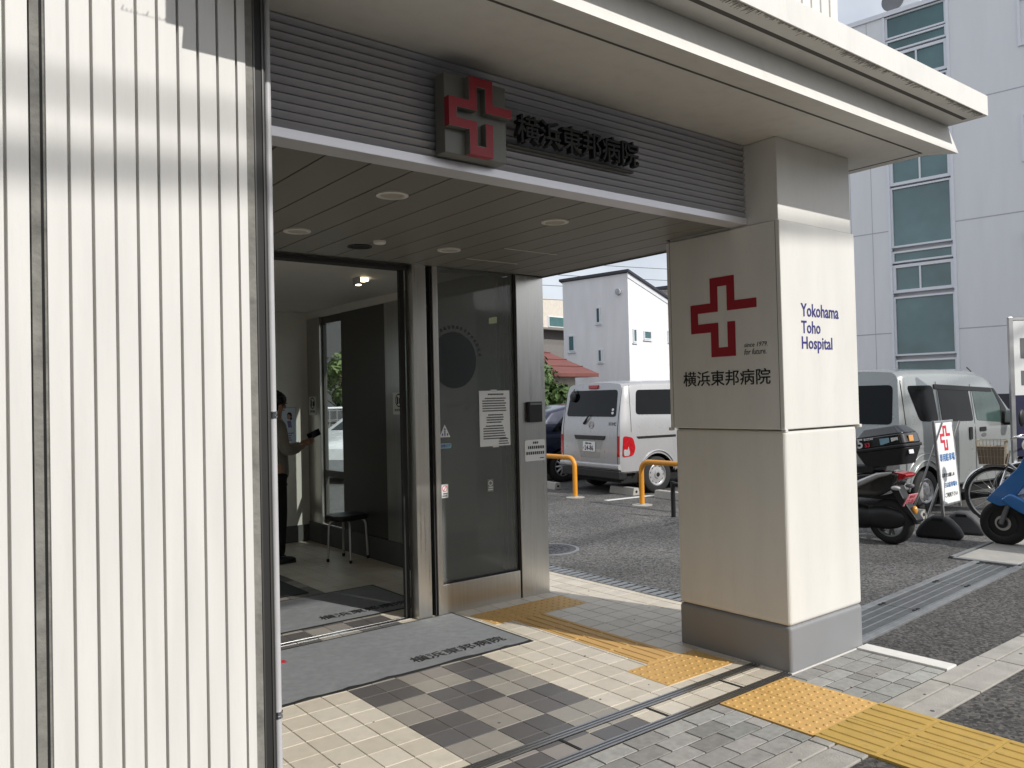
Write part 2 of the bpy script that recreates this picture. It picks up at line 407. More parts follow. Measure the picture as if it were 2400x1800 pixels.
def tile_field(mb, cols, xlo, xhi, ylo, yhi, gap=.0028, zt=.008, skip=None):
    i0 = math.floor((xlo-T0X)/TPX)-1; i1 = math.ceil((xhi-T0X)/TPX)+1
    j0 = math.floor((ylo-T0Y)/TPY)-1; j1 = math.ceil((yhi-T0Y)/TPY)+1
    for i in range(i0, i1):
        for j in range(j0, j1):
            a, b = max(xlo, T0X+i*TPX+gap), min(xhi, T0X+(i+1)*TPX-gap)
            c, d = max(ylo, T0Y+j*TPY+gap), min(yhi, T0Y+(j+1)*TPY-gap)
            if b-a < .01 or d-c < .01: continue
            if skip and skip((a+b)/2, (c+d)/2): continue
            q = random.uniform(-.0004, .0004); e = .0008
            n = len(mb.v)
            mb.v += [(a, c, .004), (b, c, .004), (b, d, .004), (a, d, .004),
                     (a+e, c+e, zt+q), (b-e, c+e, zt+q), (b-e, d-e, zt+q), (a+e, d-e, zt+q)]
            fs = [(4, 5, 6, 7), (0, 1, 5, 4), (1, 2, 6, 5), (2, 3, 7, 6), (3, 0, 4, 7)]
            mb.f += [tuple(n+k for k in f) for f in fs]
            cc = tile_col(i, j); cols += [cc]*5
struct('floor_bed', MB().box(.3, 4.86, 2.66, 9.0, -.02, .0045), M['grout'])
mb = MB(); cols = []
def tac_skip(x, y):
    return (3.43 < x < 4.30 and 4.615 < y < 4.94) or (3.585 < x < 3.865 and 3.32 < y < 4.62) or (3.395 < x < 3.985 and 3.005 < y < 3.325)
tile_field(mb, cols, .32, 4.845, 2.934, 8.92)
tile_field(mb, cols, .32, 4.05, 2.724, 2.872)
struct('floor', mb, M['tile'], cols=cols)

# paving blocks in front of the gate rails
mb = MB(); cols = []
def paver(a, b, c, d):
    e = .0018; q = random.uniform(-.0008, .0006); zt = .0075
    n = len(mb.v)
    mb.v += [(a, c, .002), (b, c, .002), (b, d, .002), (a, d, .002), (a+e, c+e, zt+q), (b-e, c+e, zt+q), (b-e, d-e, zt+q), (a+e, d-e, zt+q)]
    for f in [(4, 5, 6, 7), (0, 1, 5, 4), (1, 2, 6, 5), (2, 3, 7, 6), (3, 0, 4, 7)]: mb.f.append(tuple(n+k for k in f))
    g = random.choice([.32, .35, .27, .38, .24, .30]); t = random.uniform(.98, 1.05)
    cols.extend([(g*t, g*.985, g*.92)]*5)
def pave(xlo, xhi, mixed=False):
    y = 2.664; r = 0
    while y > 2.14:
        d = y-.1068; x = xlo-.21+(r % 2)*.1035
        x = math.floor((xlo-.0)/.207)*.207-.01+(r % 2)*.1035-.207
        while x < xhi:
            wd = .207 if not mixed else random.choice([.207, .207, .104])
            a, b = max(x, xlo), min(x+wd, xhi)
            if b-a > .02: paver(a+.0032, b-.0032, max(d, 2.128)+.0032, y-.0032)
            x += wd
        y = d; r += 1
pave(-2, 3.388); pave(3.992, 4.735, True)
struct('paving_bed', MB().box(-2, 4.74, 2.126, 2.664, -.02, .004), M['grout_d'])
struct('pavement', mb, M['paver'], cols=cols)
mb = MB()
x = -2.05
while x < 14:
    for (a, b) in ((1.866, 2.012), (2.022, 2.122)):
        if not (3.37 < x+.3 < 3.95 and False):
            mb.box(x+.004, x+.593, a, b, -.05, .011 + random.uniform(-.001, .001))
    x += .5985
struct('kerb', mb, M['kerb'], bevel=.004)
struct('edging_stone', MB().box(4.742, 4.862, 2.126, 2.664, -.02, .018), M['stone_w'], bevel=.004)

rs = random.Random(11); mb = MB()
for k in range(46):
    x, y = rs.choice([(rs.uniform(1.2, 4.7), rs.uniform(2.16, 2.64)), (rs.uniform(1.4, 4.6), rs.uniform(2.96, 4.1)), (rs.uniform(3.4, 4.7), rs.uniform(3.1, 5.0)), (rs.uniform(3.0, 8), rs.uniform(1.88, 2.1))])
    r_ = rs.uniform(.004, .011); zz = .0092 if y > 2.66 else (.0089 if y > 2.13 else .0128)
    mb.prism([(x+r_*rs.uniform(.7, 1.1)*math.cos(q*.785), y+r_*rs.uniform(.7, 1.1)*math.sin(q*.785)) for q in range(8)], lambda a, b, zz=zz: (a, b, zz-.006), lambda a, b, zz=zz: (a, b, zz))
tag(build('gum_spot', mb, M['gum']), kind='stuff')
# parking bay lines and wheel stops run 6 degrees off the facade
VA = R(-6); VF = Vector((math.cos(VA), math.sin(VA), 0)); VR = Vector((math.sin(VA), -math.cos(VA), 0))
def bay_line(x, y, l, wd=.10):
    p = Vector((x, y, 0)); a = VR*wd/2
    return [p-a, p+VF*l-a, p+VF*l+a, p+a]
mb = MB()
for (x, y, l) in ((8.8, 8.95, 5.0), (9.05, 12.0, 5.0), (9.31, 4.40, 5.2), (9.25, 6.95, 5.0), (9.2, 1.85, 5.0)):
    q = bay_line(x, y, l, .13); mb.add([(v.x, v.y, .004) for v in q], [(0, 1, 2, 3)])
struct('road_markings', mb, M['paint'])

# ================================================================ GATE RAILS, DRAINS, COVERS
def gate_rail(y0, y1, label):
    t = thing('gate_rail', label, 'rail', (2.2, (y0+y1)/2, 0))
    mb = MB().box(.32, 4.05, y0, y1, -.02, .0085); build('channel', mb, M['gasket'], t)
    mb = MB().box(.32, 4.05, y0, y0+.012, .002, .0125).box(.32, 4.05, y1-.012, y1, .002, .0125)
    build('edge_strip', mb, M['steel_d'], t)
    mid = (y0+y1)/2
    build('running_bar', MB().box(.32, 4.05, mid-.006, mid+.006, .002, .012), M['steel_d'], t)
gate_rail(2.876, 2.932, 'dark steel gate rail in the floor, on the doormat side')
gate_rail(2.667, 2.722, 'dark steel gate rail in the floor, beside the grey paving blocks')
for k, x in enumerate((1.894, 2.487, 3.075, 3.674)):
    tag(build('joint_bar', MB().box(x-.008, x+.008, 2.724, 2.874, .002, .011), M['gasket']),
        ['thin dark cross bar between the gate rails, nearest the camera', 'thin dark cross bar between the gate rails in the grey tiles',
         'thin dark cross bar between the gate rails, second from the pillar', 'thin dark cross bar between the gate rails, next to the pillar'][k], 'joint bar', 'cross bars between the gate rails')

# drain channel along the right edge of the porch floor
t = thing('drain_channel', 'narrow slotted drain channel between cream floor edge and asphalt', 'drain', (4.94, 4.9, 0))
build('channel', MB().box(4.85, 5.035, 2.9, 9.2, -.02, .005), M['hole'], t)
mb = MB(); y = 3.5
while y < 9.2:
    mb.box(4.862, 5.024, y, y+.052, .0, .010); y += .085
build('slat', mb, M['grate'], t)
build('frame', MB().box(4.848, 4.860, 2.9, 9.2, -.01, .013).box(5.026, 5.038, 2.9, 9.2, -.01, .013), M['grate'], t)

# wide grating to the right of the pillar
GA = R(3.6)
def gp(u, v): return (4.83+u*math.cos(GA)-v*math.sin(GA), 2.70+u*math.sin(GA)+v*math.cos(GA))
t = thing('drain_grate', 'wide galvanised drain grating running right from the pillar base', 'drain grate', (4.9, 2.75, 0), GA)
def gq(mb, u0, u1, v0, v1, z0, z1):
    P = [gp(u0, v0), gp(u1, v0), gp(u1, v1), gp(u0, v1)]
    return mb.prism(P, lambda a, b: (a, b, z0), lambda a, b: (a, b, z1))
LG = 3.14
build('frame', gq(gq(MB(), 0, LG, 0, .05, -.01, .013), 0, LG, .345, .395, -.01, .013), M['grate'], t, bevel=.002)
build('pit', gq(MB(), 0, LG, .05, .345, -.02, .003), M['hole'], t)
for k in range(3):
    a = max(.0, k*1.0+.06 if k else .0); b = min(LG, (k+1)*1.0+.06)
    mb = MB()
    for v in (.055, .128, .20, .272, .334): gq(mb, a+.004, b-.004, v, v+.008, 0, .0125)
    u = a+.006
    while u < b-.01:
        gq(mb, u, u+.006, .055, .342, .0, .0105); u += .0125
    g = build('grate_panel', mb, M['grate'], t)
    for u in (a+.03, b-.03):
        for v in (.075, .32):
            P = [(gp(u+.022*math.cos(q), v+.014*math.sin(q))) for q in [2*math.pi*i/10 for i in range(10)]]
            build('lifting_hole', MB().prism(P, lambda x, y: (x, y, .004), lambda x, y: (x, y, .0145)), M['hole'], g)
t = thing('utility_cover', 'large grey concrete drain lid beyond the steel grating', 'utility cover', (8.5, 3.2, 0), GA)
build('lid', gq(MB(), 3.22, 5.6, .06, .56, -.02, .012), M['concrete'], t, bevel=.004)
mb = gq(gq(gq(MB(), 3.15, 5.65, .58, .62, -.02, .014), 3.15, 3.20, .02, .62, -.02, .014), 3.15, 5.65, .0, .04, -.02, .014)
build('frame', mb, M['grate'], t)
t = thing('manhole_cover', 'round iron manhole cover in the asphalt behind the porch', 'manhole', (5.55, 6.55, 0))
build('ring', MB().lathe([(.31, 0), (.31, .006), (.345, .006), (.345, 0)], (5.55, 6.55, 0), (0, 0, 1), 36), M['grate'], t)
mb = MB().cyl((5.55, 6.55, -.01), (0, 0, 1), .305, .014, 36)
for k in range(24):
    a = 2*math.pi*k/24
    for r in (.10, .17, .24):
        mb.box(5.55+r*math.cos(a)-.012, 5.55+r*math.cos(a)+.012, 6.55+r*math.sin(a)-.012, 6.55+r*math.sin(a)+.012, .004, .008)
build('lid', mb, M['cover'], t)

# ================================================================ TACTILE PAVING
def tact(name, label, x0, x1, y0, y1, nx, ny, kind, mat, z=.010):
    t = thing(name, label, 'tactile paving', ((x0+x1)/2, (y0+y1)/2, 0), 0)
    w_, h_ = (x1-x0)/nx, (y1-y0)/ny
    for i in range(nx):
        for j in range(ny):
            mb = MB().box(x0+i*w_+.0015, x0+(i+1)*w_-.0015, y0+j*h_+.0015, y0+(j+1)*h_-.0015, -.01, z+random.uniform(-.0004, .0004))
            if kind == 'dot':
                for p in range(5):
                    for q in range(5):
                        cx = x0+i*w_+(p+.5)*w_/5; cy = y0+j*h_+(q+.5)*h_/5
                        mb.lathe([(.0125, 0), (.0085, .0046), (0, .005)], (cx, cy, z-.0006), (0, 0, 1), 8)
            else:
                for p in range(4):
                    cx = x0+i*w_+(p+.5)*w_/4
                    mb.prism(rpoly(cx-.0125, cx+.0125, y0+j*h_+.012, y0+(j+1)*h_-.012, .012, 3),
                             lambda a, b: (a, b, z-.0006), lambda a, b, cx=cx: (cx+(a-cx)*.62, b, z+.005))
            build('tile', mb, mat, t)
tact('tactile_block', 'row of dotted yellow tactile tiles in front of the steel door panel', 3.425, 4.306, 4.618, 4.936, 3, 1, 'dot', M['tac_o'])
tact('tactile_strip', 'narrow yellow tactile strip of raised bars across the tiled porch', 3.582, 3.868, 3.325, 4.614, 1, 4, 'bar', M['tac_o'])
tact('tactile_block', 'pair of dotted yellow tactile tiles behind the gate rails by the pillar', 3.394, 3.988, 3.005, 3.322, 2, 1, 'dot', M['tac_o'])
tact('tactile_block', 'square of four dotted orange tactile tiles outside the gate rails', 3.392, 3.988, 2.132, 2.662, 2, 2, 'dot', M['tac_o'], .012)
tact('tactile_strip', 'wide worn ochre tactile strip of raised bars crossing the kerb', 3.392, 3.998, .32, 2.128, 2, 6, 'bar', M['tac_y'], .016)

# ================================================================ DOORMATS
def doormat(label, x0, x1, y0, y1, mat, textargs=None, emb=None, wavy=.006):
    t = thing('doormat', label, 'doormat', ((x0+x1)/2, (y0+y1)/2, 0))
    nx, ny = 60, 24; mb = MB(); zt = lambda u, v: .014 + (wavy*max(0, 1-v*10)*max(0, math.sin(u*44+2*math.sin(u*13)))**2 if wavy else 0)
    ex = .018
    vs = []; fs = []
    for j in range(ny+1):
        for i in range(nx+1):
            u, v = i/nx, j/ny
            vs.append((x0+ex+(x1-x0-2*ex)*u, y0+ex+(y1-y0-2*ex)*v, zt(u, v)))
    for j in range(ny):
        for i in range(nx):
            a = j*(nx+1)+i; fs.append((a, a+1, a+nx+2, a+nx+1))
    mb.add(vs, fs); build('carpet', mb, mat, t, smooth=60)
    # rubber border
    mb = MB(); P = []
    for i in range(nx+1): P.append((i/nx, 0))
    ring_o, ring_i = [], []
    for (u, v) in P:
        ring_i.append((x0+ex+(x1-x0-2*ex)*u, y0+ex, zt(u, v)))
        ring_o.append((x0+(x1-x0)*u, y0+.004*math.sin(u*37), zt(u, v)-.004))
    n = len(P)
    mb.add(ring_i+ring_o+[(a, b, .007) for a, b, c in ring_o], [(k, k+1, n+k+1, n+k) for k in range(n-1)]+[(n+k, n+k+1, 2*n+k+1, 2*n+k) for k in range(n-1)])
    mb.box(x0, x1, y1-ex, y1, .007, .0135).box(x0, x0+ex, y0+ex, y1-ex, .007, .0135).box(x1-ex, x1, y0+ex, y1-ex, .007, .0135)
    build('border', mb, M['matedge'], t)
    if textargs:
        tx, ty, th, tw = textargs
        build('lettering', text_mb('横浜東邦病院', th, .0012, lambda u, v, d: (tx+u, ty+v, .0146+d), bold=.012, width=tw), M['letter_b'], t)
    if emb:
        cx, cy, l = emb
        build('emblem', emblem(cx, cy, l, lambda a, b: (a, b, .0146), lambda a, b: (a, b, .0156)), M['red_b'], t)
doormat('grey doormat with black lettering on the porch outside the glass door', .9, 3.372, 4.138, 5.085, M['mat'], (2.556, 4.262, .108, .70), (1.72, 4.78, .25))
doormat('grey doormat with black lettering inside behind the glass door', .9, 3.372, 5.44, 6.335, M['mat'], (2.55, 5.555, .11, .73), None, 0)
doormat('dark doormat further inside near the standing person', .9, 2.84, 6.45, 7.3, M['mat_d'], None, None, 0)

# ================================================================ RIBBED WALL
t = thing('ribbed_wall', 'white vertically ribbed wall filling the left side', 'wall', (0, 2.6, 0))
def ribbed(x0, n, pitch, y, z0, z1, groove=.0085, depth=.03, ch=.0016):
    """n ribs from x0 leftwards is the caller's business; returns an extruded sheet with chamfered grooves"""
    P = []
    for k in range(n):
        a = x0+k*pitch; b = a+pitch-groove
        P += [(a, y+depth), (a+ch*.3, y+ch), (a+ch, y), (b-ch*.25, y), (b, y+depth)]
    P += [(x0+n*pitch-groove, y+.12), (x0, y+.12)]
    return MB().prism(P, lambda a, b: (a, b, z0), lambda a, b: (a, b, z1))
PW = .0612
build('wall_panel', ribbed(.372+.008, 9, PW, 2.6, 0, 3.02, .0075), M['wall_white'], t)
build('wall_panel', ribbed(.345-12*PW, 12, PW, 2.6, 0, 3.02, .0075), M['wall_white'], t)
build('wall_panel', ribbed(-.42-48*PW, 48, PW, 2.6, 0, 3.02, .0075), M['wall_white'], t)
build('joint_seal', MB().box(.343, .3815, 2.606, 2.70, 0, 3.03), M['rawedge'], t)
build('joint_gap', MB().box(.3665, .3735, 2.6045, 2.61, 0, 3.03), M['hole'], t)
build('joint_seal', MB().box(-.43, -.388, 2.606, 2.70, 0, 3.03), M['rawedge'], t)
xe = .957
build('wall_panel', MB().box(.372+.008+9*PW, xe, 2.6, 2.70, 0, 3.02), M['wall_white'], t)
build('edge_return', MB().box(xe+.001, xe+.027, 2.607, 2.72, 0, 3.02), M['rawedge'], t)
build('end_channel', MB().box(xe+.028, xe+.070, 2.611, 2.86, 0, 3.02), M['gasket'], t)
build('end_frame', MB().box(xe+.029, xe+.034, 2.606, 2.611, 0, 3.02).box(xe+.058, xe+.063, 2.606, 2.611, 0, 3.02), M['int_dark'], t)
t = thing('drain_pipe', 'thin pale grey pipe standing at the end of the ribbed wall', 'pipe', (1.052, 2.65, 0))
PX, PY = 1.0505, 2.652
build('pipe', MB().tube([(PX, PY, 0), (PX, PY, 3.06)], .0115, 16), M['pipe'], t, smooth=40)
for z in (.56, 1.565):
    b = build('clamp', MB().lathe([(.0115, -.012), (.0150, -.011), (.0150, -.004), (.013, -.002), (.013, .002), (.0150, .004), (.0150, .011), (.0115, .012)], (PX, PY, z), (0, 0, 1), 16), M['chrome'], t, smooth=40)

# ================================================================ ENTRANCE BUILDING (canopy, fascia, ceiling, upper wall)
t = thing('entrance_building', 'white hospital entrance block with stepped concrete canopy over the porch', 'building', (2, 3.2, 0))
XL, XR = .88, 5.19  # unseen left end cut short to shape the canopy shadow on the wall
P = [(2.16, 3.03), (2.219, 3.2125), (3.6, 3.2125), (3.6, 3.067), (2.35, 3.067)]
cl = build('canopy_soffit', MB().prism(P, lambda a, b: (XL, a, b), lambda a, b: (XR-.0, a, b)), M['canopy'], t)
cl.data.materials.append(M['soffit'])
build('groove_shade', MB().box(XL, XR-.08, 2.338, 2.3495, 3.0625, 3.0655).box(XR-.086, XR-.072, 2.358, 3.6, 3.0655, 3.0668), M['groove'], t)  # flat dark strips paint the shade of a drip groove
P = [(1.992, 3.2145), (1.992, 3.332), (1.997, 3.337), (3.6, 3.345), (3.6, 3.2145)]
build('canopy_slab', MB().prism(P, lambda a, b: (XL, a, b), lambda a, b: (XR+.012, a, b)), M['canopy'], t)
build('groove_shade', MB().box(XL, XR-.04, 2.0885, 2.1145, 3.2138, 3.2144), M['groove'], t)  # groove shade painted as a flat dark strip under the slab
P = [(5.15, 2.0005), (.75, 2.0005)]; x = .75
while x < 5.15:
    dens = .5+.5*math.sin(x*5.3)+.4*math.sin(x*11.7+1)
    l = random.uniform(.012, .044)*(1.15 if dens > .4 else .55) if random.random() < .62+.3*dens else .0012
    q = random.uniform(.002, .0045); k = random.uniform(-.002, .004)
    P += [(x, 2.0015), (x+k, 2.0015+l), (x+k+q*.6, 2.0015+l*random.uniform(.7, 1)), (x+q, 2.0015)]
    x += q+random.uniform(.002, .007)
mb = MB().prism(P, lambda a, b: (a, b, 3.2138), lambda a, b: (a, b, 3.2146))
build('soot_stain', mb, M['soot'], t)
P = []
XWE = 4.772; n = 86; pit = .1025
for k in range(n):
    a = XWE-(n-k)*pit; b = a+pit-.012
    P += [(a, 2.679), (a+.004, 2.667), (b-.004, 2.667), (b, 2.679)]
P += [(XWE-.012, 2.8), (XWE-n*pit, 2.8)]
build('upper_wall', MB().prism(P, lambda a, b: (a, b, 3.342), lambda a, b: (a, b, 8.5)), M['wall_white'], t)
build('upper_block', MB().box(XWE-n*pit, XWE-.012, 2.81, 3.6, 3.35, 8.5).box(XWE-n*pit, .69, 2.73, 3.6, 3.03, 3.34).box(XWE-n*pit, 4.33, 3.603, 9.1, 2.72, 8.5), M['canopy'], t)
# louvre fascia
mb = MB(); z = 2.6375; k = 0
while z < 3.055:
    Pz = [(2.8955, z+.003), (2.881, z+.0255), (2.884, z+.0285), (2.93, z+.0285), (2.93, z+.003)]
    mb.prism(Pz, lambda a, b: (1.05, a, b), lambda a, b: (4.048, a, b)); z += .0331
build('louvre_panel', mb, M['louvre'], t)
build('louvre_backing', MB().box(1.05, 4.048, 2.931, 3.0, 2.60, 3.066), M['hole'], t)
build('louvre_trim', MB().box(1.05, 4.046, 2.876, 2.99, 2.5945, 2.6335), M['trim'], t, bevel=.002)
# porch ceiling boards
mb = MB(); x = 1.02-.2045
while x < 4.32:
    a, b = x+.004, min(x+.2045-.004, 4.318)
    if b > a+.01:
        if a < 4.02 < b:
            mb.box(a, 4.026, 2.992, 5.058, 2.6, 2.615).box(4.0265, b, 3.492, 5.058, 2.6, 2.615)
        else: mb.box(a, b, 3.492 if a > 4.02 else 2.992, 5.058, 2.6, 2.615)
    x += .2045
build('ceiling_board', mb, M['ceiling'], t, bevel=.0015)
build('ceiling_backing', MB().box(.8, 4.318, 3.49, 5.058, 2.616, 2.70).box(.8, 4.04, 2.992, 3.489, 2.616, 2.70), M['hole'], t)
build('ceiling_edge', MB().box(4.319, 4.335, 3.49, 5.45, 2.592, 2.72), M['groove'], t)
for (x0, x1, y0, y1) in ((3.28, 3.74, 4.225, 4.232), (3.28, 3.74, 4.668, 4.675)):
    build('hatch_edge', MB().box(x0, x1, y0, y1, 2.5965, 2.5995), M['lamp_ring'], t)
ceil_thing = t

# ================================================================ PILLAR
t = thing('entrance_pillar', 'square cream pillar with a grey painted base at the porch corner', 'pillar', (4.44, 3.07, 0))
build('shaft', MB().box(4.05, 4.83, 2.667, 3.47, .272, 1.384), M['pillar'], t, bevel=.022, seg=4)
build('base', MB().box(4.049, 4.831, 2.666, 3.471, 0, .270), M['skirt'], t, bevel=.022, seg=4)
build('base_joint', MB().box(4.045, 4.834, 2.662, 3.474, 0, .012), M['stone_w'], t)
build('sign_panel', MB().box(4.030, 4.837, 2.651, 3.488, 1.389, 2.583), M['pillar'], t, bevel=.005)
build('panel_gap', MB().box(4.056, 4.824, 2.673, 3.464, 1.383, 1.390).box(4.056, 4.824, 2.673, 3.464, 2.582, 2.588), M['groove'], t)
build('shaft', MB().box(4.047, 4.83, 2.667, 3.47, 2.587, 3.066), M['pillar'], t, bevel=.005)
build('panel_joint', MB().box(4.0293, 4.0303, 2.677, 2.680, 1.392, 2.58).box(4.0293, 4.0303, 3.458, 3.461, 1.392, 2.58), M['groove'], t)
for (x, y) in ((4.034, 2.655), (4.833, 2.655), (4.034, 3.484)):
    build('corner_clip', MB().box(x-.014, x+.014, y-.014, y+.014, 1.372, 1.392), M['stone_w'], t, bevel=.004)
# markings on the pillar
fl = lambda d: (lambda a, b: (4.0292-d, a, b))
def on_left(y_right, z): return lambda u, v, d: (4.0295-d, y_right-u, z+v)
e = emblem(0, 0, .242, lambda a, b: (4.0294, 3.057-a, 2.068+b), lambda a, b: (4.0272, 3.057-a, 2.068+b))
tag(build('emblem', e, M['red']), 'flat dark red outlined cross emblem on the cream pillar', 'emblem')
tag(build('hospital_name', text_mb('横浜東邦病院', .094, .0018, on_left(3.372, 1.650), bold=.008, width=.637), M['letter_b']), 'black Japanese hospital name lettering under the cross on the pillar', 'lettering')
s1 = text_mb('since 1979.', .026, .0012, on_left(2.909, 1.872), shear=.25, width=.160)
s2 = text_mb('for future.', .034, .0012, on_left(2.909, 1.827), shear=.25, width=.150)
s1.add(s2.v, s2.f)
tag(build('slogan', s1, M['letter_b']), 'small slanted slogan lettering beside the red cross on the pillar', 'lettering')
fr = lambda x, z: (lambda u, v, d: (x+u, 2.6505-d, z+v))
mb = MB()
for s_, z_, h_, w_ in (('Yokohama', 2.040, .078, .405), ('Toho', 1.942, .074, .200), ('Hospital', 1.828, .096, .325)):
    q = text_mb(s_, h_, .0018, fr(4.222, z_), bold=.012, width=w_); mb.add(q.v, q.f)
tag(build('english_name', mb, M['letter_n']), 'navy English hospital name lettering on the sunlit pillar face', 'lettering')

# fascia sign
t = thing('emblem_sign', 'red outlined cross on a square plate mounted on the grey louvres', 'sign', (2.035, 2.85, 2.80))
build('plate', MB().box(1.872, 2.196, 2.802, 2.876, 2.638, 2.975), M['plate_g'], t, bevel=.003)
build('emblem', emblem(2.036, 2.804, .166, lambda a, b: (a, 2.765, b), lambda a, b: (a, 2.800, b)), M['red'], t)
build('emblem_return', emblem(2.036, 2.804, .1655, lambda a, b: (a, 2.7655, b), lambda a, b: (a, 2.8015, b), a=.378, s=.243), M['plate_g'], t)
t = thing('letter_sign', 'raised black Japanese hospital name letters on the grey louvres', 'sign', (2.66, 2.84, 2.76))
build('lettering', text_mb('横浜東邦病院', .128, .034, lambda u, v, d: (2.268+u, 2.842-d, 2.758+v), bold=.010, width=.79), M['letter_b'], t)
build('mounting_rail', MB().box(2.24, 3.06, 2.85, 2.876, 2.742, 2.752), M['groove'], t)

# ================================================================ VESTIBULE
t = thing('entrance_vestibule', 'stainless steel and glass entrance vestibule at the back of the porch', 'vestibule', (2.6, 6.9, 0))
build('door_post', MB().box(3.085, 3.200, 5.09, 5.20, 0, 2.6), M['steel'], t, bevel=.003)
build('door_post', MB().box(3.250, 3.296, 5.080, 5.20, 0, 2.6), M['steel'], t, bevel=.003)
build('gasket', MB().box(3.202, 3.216, 5.12, 5.17, 0, 2.6).box(3.236, 3.249, 5.10, 5.18, 0, 2.6).box(4.030, 4.0435, 5.092, 5.17, 0, 2.6), M['gasket'], t)
build('gap_rail', MB().box(3.215, 3.237, 5.12, 5.14, 1.086, 1.10).box(3.215, 3.237, 5.12, 5.14, 2.30, 2.312).box(3.215, 3.237, 5.12, 5.14, 2.42, 2.43), M['gasket'], t)
build('side_pane', MB().box(3.297, 4.029, 5.112, 5.122, .240, 2.598), M['glass_d'], t)
build('kick_panel', MB().box(3.297, 4.029, 5.085, 5.16, 0, .228), M['steel'], t, bevel=.002)
build('sill_gasket', MB().box(3.297, 4.029, 5.098, 5.14, .229, .240), M['gasket'], t)
build('corner_column', MB().box(4.045, 4.330, 5.082, 5.45, 0, 2.6), M['steel'], t, bevel=.004)
build('header', MB().box(.8, 4.045, 5.062, 5.30, 2.6005, 2.66), M['steel_d'], t)
build('header_track', MB().box(.8, 3.08, 5.14, 5.25, 2.572, 2.5995), M['gasket'], t)
sd_ = build('sliding_door', MB().box(3.083, 3.94, 5.216, 5.226, .012, 2.575), M['glass'], t)
build('door_stile', MB().box(3.043, 3.082, 5.206, 5.236, .012, 2.575), M['gasket'], sd_)
build('sill_track', MB().box(.8, 3.30, 5.165, 5.180, .0, .0125).box(.8, 3.30, 5.219, 5.234, .0, .0125), M['chrome'], t)
build('sill_track', MB().box(.8, 3.30, 5.1805, 5.2185, .0, .0095), M['steel_d'], t)
# inner right wall, back wall, left wall
build('side_wall', MB().box(3.99, 4.035, 5.24, 6.25, 0, 2.66).box(3.975, 4.03, 7.08, 8.06, 0, 2.58), M['int_dark'], t)
build('inner_column', MB().box(3.955, 4.04, 6.60, 7.078, 0, 2.58), M['steel_d'], t, bevel=.003)
build('inner_column', MB().box(3.955, 4.04, 8.58, 8.918, 0, 2.58), M['steel_d'], t, bevel=.003)
build('wall_header', MB().box(3.962, 4.035, 6.25, 8.92, 2.582, 2.66), M['int_wall'], t)
build('skirting', MB().box(3.945, 3.974, 7.079, 8.579, 0, .235).box(3.942, 3.955, 6.60, 7.078, 0, .235).box(3.942, 3.955, 8.58, 8.905, 0, .235), M['skirting'], t)
build('back_wall', MB().box(2.55, 4.05, 8.921, 9.05, 0, 2.66).box(.7, 2.55, 8.921, 9.05, 2.4, 2.66).box(.7, .9, 8.921, 9.05, 0, 2.4).box(.9, 2.55, 8.921, 9.05, 0, .4), M['int_wall'], t)
wf = build('window', MB().box(.9, .95, 8.94, 9.02, .4, 2.4).box(2.5, 2.55, 8.94, 9.02, .4, 2.4).box(1.70, 1.75, 8.94, 9.02, .4, 2.4), M['alu'], t)  # unseen window added to let more daylight into the vestibule
build('pane', MB().box(.95, 1.70, 8.97, 8.98, .4, 2.4).box(1.75, 2.5, 8.97, 8.98, .4, 2.4), M['glass_w'], wf)
build('skirting', MB().box(.8, 3.94, 8.906, 8.9205, 0, .20), M['skirting'], t)
build('left_wall', MB().box(.70, .80, 2.9, 8.92, 0, 2.66), M['int_wall'], t)
build('inner_ceiling', MB().box(.8, 4.05, 5.305, 8.93, 2.661, 2.72), M['iceil'], t)
wf = build('window', MB().box(3.99, 4.03, 8.06, 8.10, .235, 2.58).box(3.99, 4.03, 8.545, 8.579, .235, 2.58).box(3.99, 4.03, 8.10, 8.545, .775, .845).box(3.99, 4.03, 8.10, 8.545, .235, .30).box(3.99, 4.03, 8.10, 8.545, 2.50, 2.58), M['int_dark'], t)
build('pane', MB().box(4.005, 4.012, 8.10, 8.545, .30, 2.50), M['glass_w'], wf)
wf = build('window', MB().box(3.99, 4.03, 6.25, 6.28, .235, 2.58).box(3.99, 4.03, 6.57, 6.60, .235, 2.58).box(3.99, 4.03, 6.28, 6.57, .235, .45).box(3.99, 4.03, 6.28, 6.57, 2.35, 2.58), M['int_dark'], t)
build('pane', MB().box(4.005, 4.012, 6.28, 6.57, .45, 2.35), M['frost'], wf)

# ---------------- lights and discs in the ceilings
def downlight(x, y, z, label, r=.078):
    d = thing('downlight', label, 'ceiling light', (x, y, z), 0, 'round downlights in the porch ceiling')
    build('ring', MB().lathe([(r, 0), (r, -.008), (r*.78, -.010), (r*.72, 0)], (x, y, z), (0, 0, 1), 32), M['lamp_ring'], d, smooth=40)
    build('reflector', MB().lathe([(r*.72, -.004), (r*.60, -.002), (0, -.001)], (x, y, z), (0, 0, 1), 32), M['lamp_in'], d, smooth=60)
downlight(1.962, 3.404, 2.6, 'round downlight in the porch ceiling under the left end of the louvres')
downlight(1.911, 4.414, 2.6, 'round downlight in the porch ceiling close behind the pale pipe')
downlight(2.990, 4.456, 2.6, 'round downlight in the porch ceiling just before the steel door post')
downlight(3.026, 3.430, 2.6, 'round downlight in the porch ceiling nearest the pillar')
tag(build('sensor', MB().lathe([(.04, 0), (.038, -.012), (.03, -.018), (0, -.020)], (2.465, 4.445, 2.6), (0, 0, 1), 24), M['lamp_ring'], smooth=40), 'small white round sensor on the porch ceiling beside a dark disc', 'sensor')
